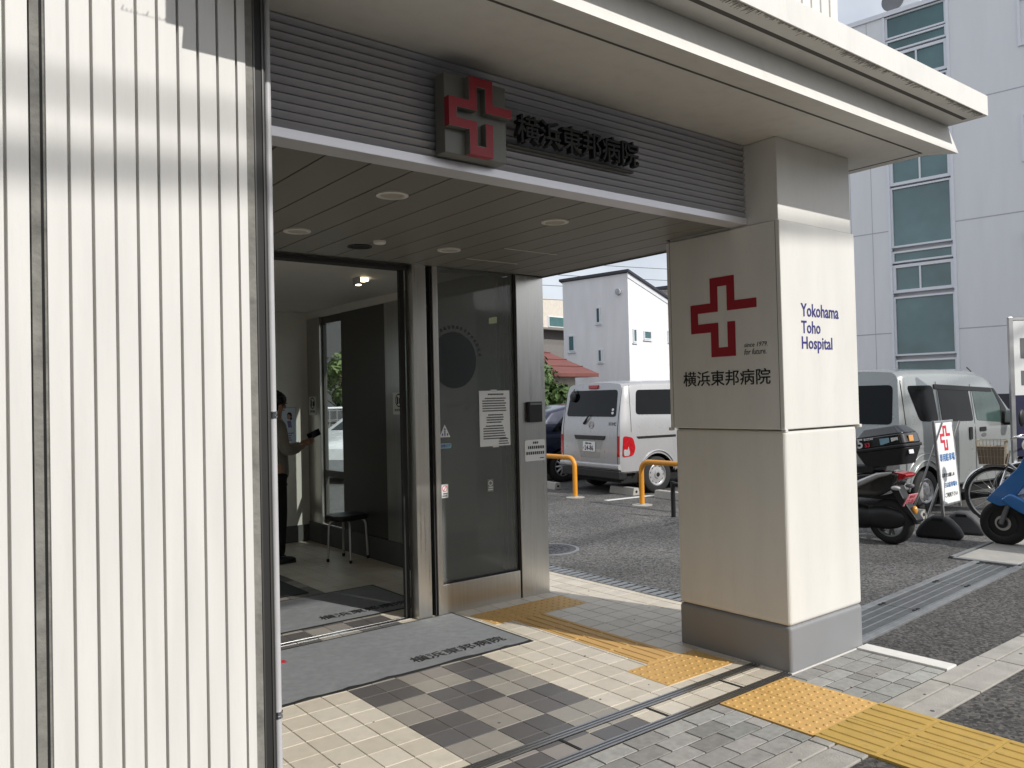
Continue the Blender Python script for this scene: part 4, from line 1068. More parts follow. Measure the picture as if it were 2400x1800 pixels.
# ---- pale silver cargo van seen past the pillar
def cargo_van():
    t = thing('cargo_van', 'pale silver cargo van parked with its rear towards the porch', 'van', (10.176, 9.87, 0), VA)
    W = 1.69; belt = 1.05
    rear = lerp_fn([(.30, -.70), (.45, -.755), (.62, -.765), (1.05, -.75), (1.30, -.715), (1.86, -.60)])
    front = lerp_fn([(.25, 3.48), (.50, 3.63), (.75, 3.60), (1.02, 3.35), (1.12, 2.98), (1.75, 2.02), (1.86, 1.9)])
    roofz = lerp_fn([(0, 1.805), (.12, 1.835), (.5, 1.845), (.85, 1.83), (1, 1.78)])
    mb, sy, hw, pf = car_shell(W, .36, rear, front, roofz, belt, .13)
    body = build('body', mb, M['van_white'], t, smooth=32, world=False); cut_arches(body, (0, 2.725), .30, W)
    build('underbody', MB().box(-.68, 3.45, -.72, .72, .20, .40), M['hole'], t, world=False)
    for ax in (0, 2.725):
        for s in (1, -1): wheel(t, ax, s*(W/2-.005), .30, s, 'open')
    for s in (1, -1):
        build('side_window', side_panel(rounded([(-.42, 1.30), (.48, 1.28), (.48, 1.70), (-.36, 1.70)], .07), s, sy), M['carglass'], t, world=False)
        build('side_window', side_panel(rounded([(.58, 1.28), (1.45, 1.27), (1.45, 1.70), (.58, 1.70)], .05), s, sy), M['carglass'], t, world=False)
        build('side_window', side_panel(rounded([(1.56, 1.27), (2.42, 1.23), (2.02, 1.63), (1.56, 1.69)], .05), s, sy, .012, .03), M['carglass_g'], t, world=False)
        build('sliding_rail', side_panel(rounded([(-.45, .945), (.42, .945), (.42, .905), (-.41, .905)], .02), s, sy, .003), M['hole'], t, world=False)
        build('door_gap', seam_strip([(.53, .40), (.53, 1.74)], s, sy), M['hole'], t, world=False)
        build('door_gap', seam_strip([(1.50, .40), (1.50, 1.74)], s, sy), M['hole'], t, world=False)
        build('door_gap', seam_strip([(-.55, 1.02), (-.50, 1.78)], s, sy, .006), M['hole'], t, world=False)
        # wheel arch lip
        P = [(.40*math.cos(R(a)), .30+.40*math.sin(R(a))) for a in range(-10, 191, 8)]
        mb = MB().tube([(x, s*(sy(x, max(.37, z))+.002), max(.36, z)) for x, z in P], .014, 6)
        build('arch_lip', mb, M['van_white'], t, smooth=60, world=False)
        # tail lamp wraps the corner
        k = 'tail_lamp'
        L_ = side_panel(rounded([(-.725, .62), (-.52, .64), (-.47, .76), (-.52, .93), (-.70, .965)], .05), s, sy, .008, .03)
        q = rear_panel(rounded([(-s*.735, .63), (-s*.80, .63), (-s*.80, .96), (-s*.755, .96)], .015), rear, .008, .03); L_.add(q.v, q.f)
        o = build(k, L_, M['tail'], t, world=False)
        build('reverse_lens', side_panel(rounded([(-.70, .64), (-.60, .645), (-.59, .73), (-.70, .75)], .03), s, sy, .011, .01), M['clearlens'], o, world=False)
    build('rear_window', rear_panel(rounded([(-.67, 1.27), (.68, 1.27), (.64, 1.71), (-.63, 1.71)], .07), rear), M['carglass'], t, world=False)
    g = build('tailgate_gap', MB(), M['hole'], t, world=False) if False else None
    mb = MB()
    for a, b in (((-.74, .46), (-.74, 1.74)), ((.74, .46), (.74, 1.74)), ((-.74, .455), (.74, .455))):
        w_ = .006
        if a[0] == b[0]:
            for k in range(10):
                z0 = a[1]+(b[1]-a[1])*k/10; z1 = a[1]+(b[1]-a[1])*(k+1)/10
                mb.add([(rear(z0)-.002, -a[0]-w_, z0), (rear(z0)-.002, -a[0]+w_, z0), (rear(z1)-.002, -a[0]+w_, z1), (rear(z1)-.002, -a[0]-w_, z1)], [(0, 1, 2, 3)])
        else: mb.add([(rear(a[1])-.002, -a[0], a[1]-w_), (rear(a[1])-.002, -b[0], a[1]-w_), (rear(a[1])-.002, -b[0], a[1]+w_), (rear(a[1])-.002, -a[0], a[1]+w_)], [(0, 1, 2, 3)])
    build('tailgate_gap', mb, M['hole'], t, world=False)
    build('handle_garnish', rear_panel(rounded([(-.40, .955), (.44, .955), (.40, .885), (-.36, .885)], .015), rear, .018, .03), M['black'], t, world=False)
    build('plate_recess', rear_panel(rounded([(-.34, .88), (.38, .88), (.27, .585), (-.25, .585)], .05), rear, .0015, .01), M['van_silver'], t, world=False)
    pl = build('number_plate', rear_panel(rounded([(-.155, .69), (.175, .69), (.175, .855), (-.155, .855)], .01), rear, .014, .01), M['paper'], t, world=False)
    build('lettering', text_mb('24-86', .085, .002, lambda u, v, d: (rear(.77)-.0155-d, .105-u, .705+v), bold=.012, width=.235), M['letter_b'], pl, world=False)
    build('lettering', text_mb('横浜 400', .032, .002, lambda u, v, d: (rear(.77)-.0155-d, .085-u, .808+v), bold=.006, width=.16), M['letter_b'], pl, world=False)
    build('lettering', text_mb('そ', .035, .002, lambda u, v, d: (rear(.77)-.0155-d, .148-u, .725+v)), M['letter_b'], pl, world=False)
    build('rear_bumper', MB().prism(rounded([(-.70, .40), (-.80, .43), (-.80, .50), (-.70, .52)], .02), lambda a, b: (a, -.80, b), lambda a, b: (a, .80, b)), M['van_white'], t, smooth=40, world=False)
    build('lower_valance', MB().box(-.775, -.60, -.78, .78, .26, .40), M['black'], t, bevel=.02, world=False)
    build('stop_lamp', MB().box(-.655, -.56, -.12, .12, 1.735, 1.80), M['tail'], t, bevel=.012, world=False)
    wp = MB().tube([(rear(1.17)-.02, .14, 1.15), (rear(1.24)-.03, .04, 1.25), (rear(1.30)-.025, -.02, 1.30)], [.022, .013, .006], 8)
    build('rear_wiper', wp, M['black'], t, world=False)
    em = MB().lathe([(.062, 0), (.062, .006), (.048, .006), (.048, 0)], (rear(1.13)-.008, -.05, 1.13), (-1, 0, 0), 24)
    em.box(rear(1.13)-.014, rear(1.13)-.006, -.115, .015, 1.12, 1.14)
    build('badge', em, M['chrome'], t, world=False)
    build('badge_lettering', text_mb('111C', .055, .003, lambda u, v, d: (rear(1.15)-.004-d, -.52-u, 1.125+v), bold=.012, width=.18), M['black'], t, world=False)
    for z in (1.33, 1.385): build('window_sticker', rear_panel([(.585+.03*math.cos(k*.52), z+.022*math.sin(k*.52)) for k in range(12)], rear, .0065, .002), M['paper'], t, world=False)
    mr = MB().ball((-.70, .50, 1.60), .035, .085, .085, 14, 10); mr.tube([(-.66, .50, 1.74), (-.72, .50, 1.66)], .01, 6)
    build('rear_mirror', mr, M['black'], t, smooth=50, world=False)
    pts = [(front(z)+.006, y, z) for y, z in [(-.66, 1.16), (.66, 1.16), (.60, 1.72), (-.60, 1.72)]]
    build('windscreen', MB().add(pts+[(x-.015, y, z) for x, y, z in pts], [(0, 1, 2, 3), (7, 6, 5, 4), (0, 4, 5, 1), (1, 5, 6, 2), (2, 6, 7, 3), (3, 7, 4, 0)]), M['carglass'], t, world=False)
cargo_van()

# ---- silver minivan to the right of the pillar
def mini_van():
    t = thing('mini_van', 'silver minivan parked beside the sign stand with tinted side windows', 'van', (10.79, 5.71, 0), VA)
    W = 1.475; belt = 1.08
    rear = lerp_fn([(.28, -.46), (.45, -.52), (.70, -.53), (1.08, -.515), (1.88, -.40)])
    front = lerp_fn([(.22, 2.72), (.50, 2.88), (.80, 2.85), (1.05, 2.62), (1.12, 2.48), (1.62, 1.92), (1.88, 1.62)])
    roofz = lerp_fn([(0, 1.83), (.08, 1.855), (.5, 1.865), (.85, 1.845), (1, 1.78)])
    mb, sy, hw, pf = car_shell(W, .30, rear, front, roofz, belt, .105, crown=.025, rtop=.13)
    body = build('body', mb, M['van_silver'], t, smooth=32, world=False); cut_arches(body, (0, 2.43), .275, W)
    build('underbody', MB().box(-.42, 2.7, -.62, .62, .17, .36), M['hole'], t, world=False)
    for ax in (0, 2.43):
        for s in (1, -1): wheel(t, ax, s*(W/2-.005), .275, s, 'holes', .145, .60)
    for s in (1, -1):
        build('side_window', side_panel(rounded([(-.10, 1.185), (.325, 1.165), (.275, 1.65), (-.30, 1.65)], .07), s, sy), M['carglass'], t, world=False)
        build('side_window', side_panel(rounded([(.41, 1.165), (1.16, 1.15), (1.12, 1.62), (.385, 1.64)], .05), s, sy), M['carglass'], t, world=False)
        build('side_window', side_panel(rounded([(1.25, 1.155), (2.02, 1.10), (2.00, 1.30), (1.80, 1.55), (1.215, 1.60)], .04), s, sy), M['carglass_g'], t, world=False)
        build('corner_trim', side_panel(rounded([(1.86, 1.09), (2.10, 1.07), (2.06, 1.28), (1.84, 1.585), (1.74, 1.60), (1.90, 1.35)], .02), s, sy, .007), M['black'], t, world=False)
        build('window_visor', side_panel(rounded([(.30, 1.60), (1.72, 1.545), (1.70, 1.60), (.30, 1.665)], .015), s, sy, .014, .012), M['black'], t, world=False)
        build('roof_gutter', side_panel([(-.40, 1.705), (1.82, 1.655), (1.82, 1.668), (-.40, 1.722)], s, sy, .006), M['hole'], t, world=False)
        build('door_gap', seam_strip([(.36, .32), (.36, 1.70)], s, sy), M['hole'], t, world=False)
        build('door_gap', seam_strip([(1.20, .32), (1.18, 1.66)], s, sy), M['hole'], t, world=False)
        build('door_gap', seam_strip([(-.43, .55), (-.40, 1.70)], s, sy, .008), M['hole'], t, world=False)
        build('side_moulding', side_panel([(-.36, .865), (.34, .86), (.34, .835), (-.36, .84)], s, sy, .006), M['van_silver'], t, world=False)
        build('side_moulding', side_panel([(-.36, .79), (.34, .785), (.34, .765), (-.36, .77)], s, sy, .006), M['van_silver'], t, world=False)
        build('door_handle', side_panel(rounded([(1.03, .90), (1.10, .90), (1.10, 1.07), (1.03, 1.07)], .02), s, sy, .016, .02), M['black'], t, world=False)
        build('door_handle', side_panel(rounded([(1.30, 1.00), (1.46, 1.00), (1.46, 1.06), (1.30, 1.06)], .02), s, sy, .010, .02), M['black'], t, world=False)
        build('fuel_cap', side_panel([(1.40+.07*math.cos(k*.4), .95+.03*math.sin(k*.4)) for k in range(16)], s, sy, .003, .004), M['chrome'], t, world=False)
        P = [(.375*math.cos(R(a)), .275+.40*math.sin(R(a))) for a in range(-6, 187, 8)]
        build('arch_lip', MB().tube([(x, s*(sy(x, max(.31, z))+.002), max(.30, z)) for x, z in P], .014, 6), M['van_silver'], t, smooth=60, world=False)
        P = [(.47*math.cos(R(a)), .30+.46*math.sin(R(a))) for a in range(0, 181, 8)]
        build('arch_lip', MB().tube([(x, s*(sy(x, max(.31, z))-.003), max(.30, z)) for x, z in P], .012, 6), M['van_silver'], t, smooth=60, world=False)
        mb = MB().prism(rounded([(1.90, 1.10), (2.06, 1.10), (2.08, 1.285), (1.93, 1.295)], .04), lambda a, b, s=s: (a, s*.76, b), lambda a, b, s=s: (a+.03, s*.97, b))
        m_ = build('wing_mirror', mb, M['van_silver'], t, smooth=50, bevel=.015, world=False)
        build('mirror_base', MB().box(1.94, 2.05, s*.70, s*.95, 1.065, 1.098), M['black'], m_, bevel=.01, world=False)
    build('rear_window', rear_panel(rounded([(-.59, 1.155), (.595, 1.155), (.575, 1.665), (-.57, 1.665)], .07), rear), M['carglass'], t, world=False)
    ts = build('tail_lamp', rear_panel(rounded([(.50, .38), (.68, .38), (.68, .46), (.50, .46)], .02), rear, .045), M['tail'], t, world=False)
    build('tail_lamp', rear_panel(rounded([(-.68, .38), (-.50, .38), (-.50, .46), (-.68, .46)], .02), rear, .045), M['tail'], t, world=False)
    build('rear_bumper', MB().box(-.55, -.42, -.72, .72, .30, .50), M['van_silver'], t, bevel=.03, world=False)
    build('steering_wheel', MB().tube([(1.62+.16*math.cos(a)*.3, -.35+.17*math.sin(a), 1.30+.16*math.cos(a)) for a in [k*.314 for k in range(21)]], .014, 6), M['black'], t, world=False)
    build('aerial', MB().tube([(1.66, -.45, 1.84), (1.55, -.45, 1.90)], .008, 6), M['black'], t, world=False)
    pts = [(front(z)+.006, y, z) for y, z in [(-.58, 1.16), (.58, 1.16), (.53, 1.60), (-.53, 1.60)]]
    build('windscreen', MB().add(pts+[(x-.015, y, z) for x, y, z in pts], [(0, 1, 2, 3), (7, 6, 5, 4), (0, 4, 5, 1), (1, 5, 6, 2), (2, 6, 7, 3), (3, 7, 4, 0)]), M['carglass'], t, world=False)
mini_van()

# ---- cars only partly in view
def sedan(name, label, loc, rz, paint, rimkind='spokes'):
    t = thing(name, label, 'car', loc, rz)
    W = 1.72; belt = .88
    rear = lerp_fn([(.25, -.82), (.5, -.92), (.85, -.86), (1.0, -.62), (1.45, -.05)])
    front = lerp_fn([(.22, 3.42), (.5, 3.52), (.75, 3.45), (.90, 2.75), (.98, 2.35), (1.45, 1.35)])
    rz_ = lerp_fn([(0, 1.36), (.2, 1.43), (.5, 1.45), (.8, 1.43), (1, 1.36)])
    mb, sy, hw, pf = car_shell(W, .24, rear, front, rz_, belt, .34, crown=.03, rtop=.10)
    body = build('body', mb, paint, t, smooth=32, world=False); cut_arches(body, (0, 2.6), .30, W)
    build('underbody', MB().box(-.75, 3.3, -.70, .70, .16, .30), M['hole'], t, world=False)
    for ax in (0, 2.6):
        for s in (1, -1): wheel(t, ax, s*(W/2-.005), .30, s, rimkind)
    for s in (1, -1):
        build('side_window', side_panel(rounded([(-.25, .96), (.85, .95), (.85, 1.36), (.25, 1.36)], .05), s, sy), M['carglass'], t, world=False)
        build('side_window', side_panel(rounded([(.93, .95), (2.15, .96), (1.5, 1.34), (.93, 1.36)], .05), s, sy), M['carglass'], t, world=False)
        build('door_gap', seam_strip([(.89, .30), (.89, .92)], s, sy), M['hole'], t, world=False)
        build('tail_lamp', side_panel(rounded([(-.85, .62), (-.55, .66), (-.50, .78), (-.80, .82)], .03), s, sy, .008), M['tail'], t, world=False)
        build('headlight', side_panel(rounded([(2.95, .58), (3.42, .55), (3.36, .70), (3.0, .78)], .03), s, sy, .010), M['clearlens'], t, world=False)
    build('rear_window', rear_panel(rounded([(-.58, .99), (.58, .99), (.48, 1.36), (-.48, 1.36)], .05), rear), M['sky_glass'], t, world=False)
    n = [(-.6, .98), (.6, .98), (.5, 1.36), (-.5, 1.36)]
    pts = [(front(z)+.006, y, z) for y, z in n]
    build('windscreen', MB().add(pts+[(x-.015, y, z) for x, y, z in pts], [(0, 1, 2, 3), (7, 6, 5, 4), (0, 4, 5, 1), (1, 5, 6, 2), (2, 6, 7, 3), (3, 7, 4, 0)]), M['carglass'], t, world=False)
    return t
M['sky_glass'] = mk('car glass with painted sky reflection', (.36, .41, .50), .06, .3, var=.4, scale=2.5, spec=.9)  # sky reflection is put into the pale base colour
sedan('parked_car', 'dark navy car with spoked wheels mostly hidden beside the cargo van', (10.30, 12.35, 0), VA, M['car_navy'])
sedan('parked_car', 'pearl white car seen through the inner window across the lot', (9.85, 16.6, 0), R(-150), M['car_pearl'])

# wheel stops
def wheel_stop(x, y, label, group='concrete wheel stops'):
    t = thing('wheel_stop', label, 'wheel stop', (x, y, 0), VA, group)
    P = [(-.075, 0), (.075, 0), (.05, .12), (-.05, .12)]
    build('block', MB().prism(P, lambda a, b: (a, -.30, b), lambda a, b: (a, .30, b)), M['concrete'], t, bevel=.008, world=False)
    build('bolt_hole', MB().cyl((0, -.3005, .06), (0, -1, 0), .022, .002, 12), M['hole'], t, world=False)
wheel_stop(9.60, 8.35, 'concrete wheel stop behind the orange barrier nearest the pillar')
wheel_stop(9.62, 9.35, 'concrete wheel stop below the tail of the cargo van')
wheel_stop(10.14, 5.05, 'concrete wheel stop against the rear wheel of the silver minivan')
wheel_stop(9.35, 10.95, 'concrete wheel stop seen beside the steel column edge')

# barriers and bollard
def barrier(x, ya, yb, label):
    t = thing('pipe_barrier', label, 'barrier', (x, (ya+yb)/2, 0), 0, 'orange pipe barriers in front of the cargo van')
    h, r, s = .635, .14, (1 if yb > ya else -1)
    pts = [(x, ya, 0), (x, ya, h-r)]+[(x, ya+s*r*(1-math.cos(R(a))), h-r+r*math.sin(R(a))) for a in range(15, 91, 15)]
    pts += [(x, yb-s*r*(1-math.cos(R(a))), h-r+r*math.sin(R(a))) for a in range(90, 0, -15)]+[(x, yb, h-r), (x, yb, 0)]
    build('tube', MB().tube(pts, .038, 14), M['orange'], t, smooth=50)
    for y in (ya, yb):
        build('foot_collar', MB().lathe([(.039, .02), (.05, .008), (.15, .006), (.15, 0)], (x, y, 0), (0, 0, 1), 20), M['concrete'], t)
barrier(8.77, 9.61, 11.4, 'orange pipe barrier beside the steel column, in front of the van tail')
barrier(8.80, 8.20, 6.5, 'orange pipe barrier running behind the pillar, near the van wheel')
t = thing('bollard', 'short thin black post standing left of the pillar', 'bollard', (8.21, 7.10, 0))
build('post', MB().tube([(8.21, 7.10, 0), (8.21, 7.10, .47)], .03, 12), M['black'], t, smooth=50)
build('top_rail', MB().tube([(8.21, 7.10, .44), (8.26, 6.1, .44), (8.26, 6.1, 0)], .022, 10), M['black'], t, smooth=50)

# ================================================================ TWO WHEELERS AND SIGN STANDS
def moto_wheel(parent, x, y0, r, wd, spokes=3, mat=None):
    o = (x, y0-wd/2, r)
    t = build('wheel', MB().lathe([(r*.66, .01), (r*.80, 0), (r*.95, wd*.12), (r, wd*.35), (r, wd*.65), (r*.95, wd*.88), (r*.80, wd), (r*.66, wd-.01)], o, (0, 1, 0), 36), M['rubber'], parent, smooth=50, world=False)
    mb = MB().lathe([(r*.67, .012), (r*.60, .02), (r*.60, wd-.02), (r*.67, wd-.012)], o, (0, 1, 0), 36)
    mb.cyl((x, y0-wd*.45, r), (0, 1, 0), r*.22, wd*.9, 18)
    for k in range(spokes):
        a = 2*math.pi*(k+.25)/spokes
        for da in (-.16, .16):
            mb.tube([(x+math.cos(a)*r*.18, y0, r+math.sin(a)*r*.18), (x+math.cos(a+da)*r*.62, y0, r+math.sin(a+da)*r*.62)], .013, 6)
    build('rim', mb, mat or M['scoot_g'], t, smooth=40, world=False)
    return t

# black scooter with a top box; local x forward, origin at the rear wheel contact
t = thing('motor_scooter', 'black motor scooter with a stickered top box behind the pillar', 'scooter', (8.30, 4.235, 0), R(90))
moto_wheel(t, 0, 0, .235, .12); moto_wheel(t, 1.24, 0, .235, .11)
mb = MB().ball((.08, .03, .27), .27, .085, .12, 16, 10).ball((.33, .02, .26), .24, .12, .13, 16, 10)
build('engine', mb, M['black'], t, smooth=60, world=False)
build('exhaust', MB().tube([(.45, -.10, .22), (.2, -.13, .20), (-.22, -.14, .26)], [.03, .055, .05], 14), M['moto_b'], t, smooth=50, world=False)
P = [(-.10, .60), (.05, .50), (.50, .46), (.62, .62), (.30, .72), (-.06, .77), (-.16, .74)]
build('tail_fairing', MB().prism(rounded(P, .06), lambda a, b: (a, -.13, b), lambda a, b: (a, .13, b)), M['moto_b'], t, smooth=40, bevel=.03, seg=3, world=False)
for s in (1, -1):
    build('side_trim', MB().tube([(.60, s*.13, .56), (.30, s*.15, .60), (.06, s*.14, .72), (-.08, s*.11, .75)], [.03, .042, .030, .016], 10), M['alu'], t, smooth=50, world=False)
P = [(.10, .74), (.75, .70), (.80, .78), (.40, .80), (.10, .82)]
build('seat', MB().prism(rounded(P, .04), lambda a, b: (a, -.14, b), lambda a, b: (a, .14, b)), M['black'], t, smooth=40, bevel=.03, seg=3, world=False)
P = [(.55, .20), (1.0, .20), (1.16, .55), (1.20, .95), (1.10, .98), (1.02, .60), (.90, .32), (.55, .30)]
build('front_fairing', MB().prism(rounded(P, .05), lambda a, b: (a, -.17, b), lambda a, b: (a, .17, b)), M['moto_b'], t, smooth=40, bevel=.03, seg=3, world=False)
build('handlebar', MB().tube([(1.02, -.33, 1.0), (1.08, -.15, 1.02), (1.08, .15, 1.02), (1.02, .33, 1.0)], .016, 8), M['black'], t, world=False)
build('fork', MB().tube([(1.10, -.07, .90), (1.24, -.075, .235)], .025, 8).tube([(1.10, .07, .90), (1.24, .075, .235)], .025, 8), M['alu'], t, world=False)
P = [(-.155, .72), (-.20, .77), (.02, .80), (.10, .74), (-.02, .68)]
build('tail_lamp', MB().prism(rounded(P, .02), lambda a, b: (a-.03, -.11, b-.03), lambda a, b: (a-.03, .11, b-.03)), M['tail'], t, bevel=.015, smooth=40, world=False)
for s in (1, -1):
    build('turn_signal', MB().ball((-.13, s*.15, .60), .05, .03, .025, 12, 8), M['clearlens'], t, smooth=60, world=False)
P = [(-.10, .62), (-.02, .60), (-.14, .40), (-.29, .25), (-.30, .28), (-.20, .42)]
fd = build('rear_fender', MB().prism(rounded(P, .02), lambda a, b: (a, -.07, b), lambda a, b: (a, .07, b)), M['black'], t, bevel=.01, world=False)
pm = Matrix.Translation((-.205, 0, .475)) @ Matrix.Rotation(R(-28), 4, 'Y')
mb = MB().box(-.004, .004, -.10, .10, -.07, .07).xf(pm); pl = build('number_plate', mb, M['pink'], t, bevel=.002, world=False)
build('lettering', text_mb('横浜市', .034, .001, lambda u, v, d: tuple(pm @ Vector((-.0045-d, .06-u, .022+v))), width=.11), M['red'], pl, world=False)
build('lettering', text_mb('53-06', .058, .001, lambda u, v, d: tuple(pm @ Vector((-.0045-d, .082-u, -.050+v))), bold=.01, width=.165), M['red'], pl, world=False)
mb = MB().ball((-.245, 0, .37), .03, .035, .045, 12, 8); build('reflector', mb, M['amber'], fd, smooth=60, world=False)
tb = thing('top_box', 'black luggage box with the number 5 and stickers on the scooter', 'top box', (8.30, 4.235, .78), R(90))
bm_ = Matrix.Translation((.02, 0, .23)) @ Matrix.Rotation(R(9), 4, 'Y')
P = rounded([(-.26, -.20), (.26, -.19), (.30, -.10), (.30, .10), (.26, .19), (-.26, .20), (-.30, .12), (-.30, -.12)], .05)
cc = lambda k, z: (lambda a, b: tuple(bm_ @ Vector((a*k, b*k, z))))
build('tray', MB().prism(P, cc(.72, -.20), cc(.97, -.03)), M['black'], tb, smooth=40, bevel=.012, world=False)
build('rim', MB().prism(P, cc(1.02, -.03), cc(1.02, .005)), M['black'], tb, smooth=40, bevel=.01, world=False)
build('lid', MB().prism(P, cc(.985, .006), cc(.93, .115)).prism(P, cc(.93, .1155), cc(.62, .205)), M['moto_b'], tb, smooth=35, bevel=.012, world=False)
# box markings: on the camera side (local +y)
def bxs(x, z): return lambda u, v, d: tuple(bm_ @ Vector((x-u, .197-(z+v)*.10+d, z+v)))
build('lettering', text_mb('5', .10, .002, bxs(.215, .012), bold=.02), M['letter_w'], tb, world=False)
build('lettering', text_mb('53', .045, .002, bxs(.135, .015), bold=.03), M['red_b'], tb, world=False)
build('lettering', text_mb('SUZUKI', .022, .002, bxs(.14, .085), bold=.02), M['letter_w'], tb, world=False)
build('sticker', MB().box(-.03, -.13, .188, .1915, .022, .085).xf(bm_), M['sticker_b'], tb, world=False)
build('sticker', MB().box(-.15, -.22, .188, .1915, .035, .080).xf(bm_), M['paper'], tb, world=False)
def bxr(y, z): return lambda u, v, d: tuple(bm_ @ Vector((-.325+(z+v)*.08-d, y-u, z+v)))
build('sticker', MB().box(-.296, -.289, .02, .11, .025, .085).xf(bm_), M['amber'], tb, world=False)
build('sticker', MB().box(-.284, -.276, .04, .13, -.10, -.06).xf(bm_), M['paper'], tb, world=False)

# blue scooter at the right edge, nose towards the black one
t = thing('motor_scooter', 'blue motor scooter cut off by the right edge of the photo', 'scooter', (9.0, 3.425, 0), R(90))
moto_wheel(t, 0, 0, .225, .13, 5, M['black']); moto_wheel(t, -1.20, 0, .225, .13)
build('hub_cover', MB().cyl((0, -.03, .225), (0, 1, 0), .145, .06, 28), M['black'], t, world=False)
build('brake_disc', MB().lathe([(.045, 0), (.075, 0), (.075, .004), (.045, .004)], (0, .034, .225), (0, 1, 0), 24), M['alu'], t, world=False)
P = [(.125, .46), (.10, .49), (-.18, .80), (-.30, 1.02), (-.36, 1.00), (-.30, .72), (-.10, .43), (.0, .40)]
build('front_shield', MB().prism(rounded(P, .03), lambda a, b: (a, -.12, b), lambda a, b: (a, .12, b)), M['blue'], t, bevel=.045, seg=4, smooth=50, world=False)
P = [(-.02, .47), (-.20, .36), (-.50, .26), (-.90, .24), (-.90, .34), (-.55, .36), (-.26, .48), (-.12, .55)]
build('leg_shield', MB().prism(rounded(P, .04), lambda a, b: (a, -.17, b), lambda a, b: (a, .17, b)), M['blue'], t, bevel=.035, seg=3, smooth=50, world=False)
build('inner_panel', MB().prism(rounded([(-.24, .44), (-.62, .36), (-.58, .52), (-.40, .86), (-.30, .84)], .04), lambda a, b: (a, -.15, b), lambda a, b: (a, .15, b)), M['scoot_g'], t, bevel=.03, seg=3, smooth=50, world=False)
P = [(-.70, .36), (-1.45, .42), (-1.50, .60), (-1.20, .70), (-.75, .70)]
build('rear_body', MB().prism(rounded(P, .06), lambda a, b: (a, -.17, b), lambda a, b: (a, .17, b)), M['blue'], t, bevel=.04, seg=3, smooth=50, world=False)
build('seat', MB().prism(rounded([(-.72, .70), (-1.40, .70), (-1.40, .78), (-.74, .79)], .03), lambda a, b: (a, -.14, b), lambda a, b: (a, .14, b)), M['black'], t, bevel=.03, seg=3, smooth=50, world=False)
build('fork', MB().tube([(-.10, -.085, .50), (.0, -.085, .225)], .024, 8).tube([(-.10, .085, .50), (.0, .085, .225)], .024, 8), M['scoot_g'], t, world=False)
build('handlebar', MB().tube([(-.42, -.32, 1.05), (-.36, 0, 1.08), (-.42, .32, 1.05)], .018, 8), M['black'], t, world=False)
build('headlight', MB().ball((-.27, 0, 1.02), .08, .11, .08, 14, 10), M['clearlens'], t, smooth=60, world=False)
for s in (1, -1):
    mi = build('mirror', MB().ball((-.30, s*.30, 1.30), .022, .065, .085, 14, 10), M['black'], t, smooth=60, world=False)
    build('mirror_stem', MB().tube([(-.40, s*.24, 1.06), (-.33, s*.28, 1.24)], .009, 6), M['black'], mi, world=False)

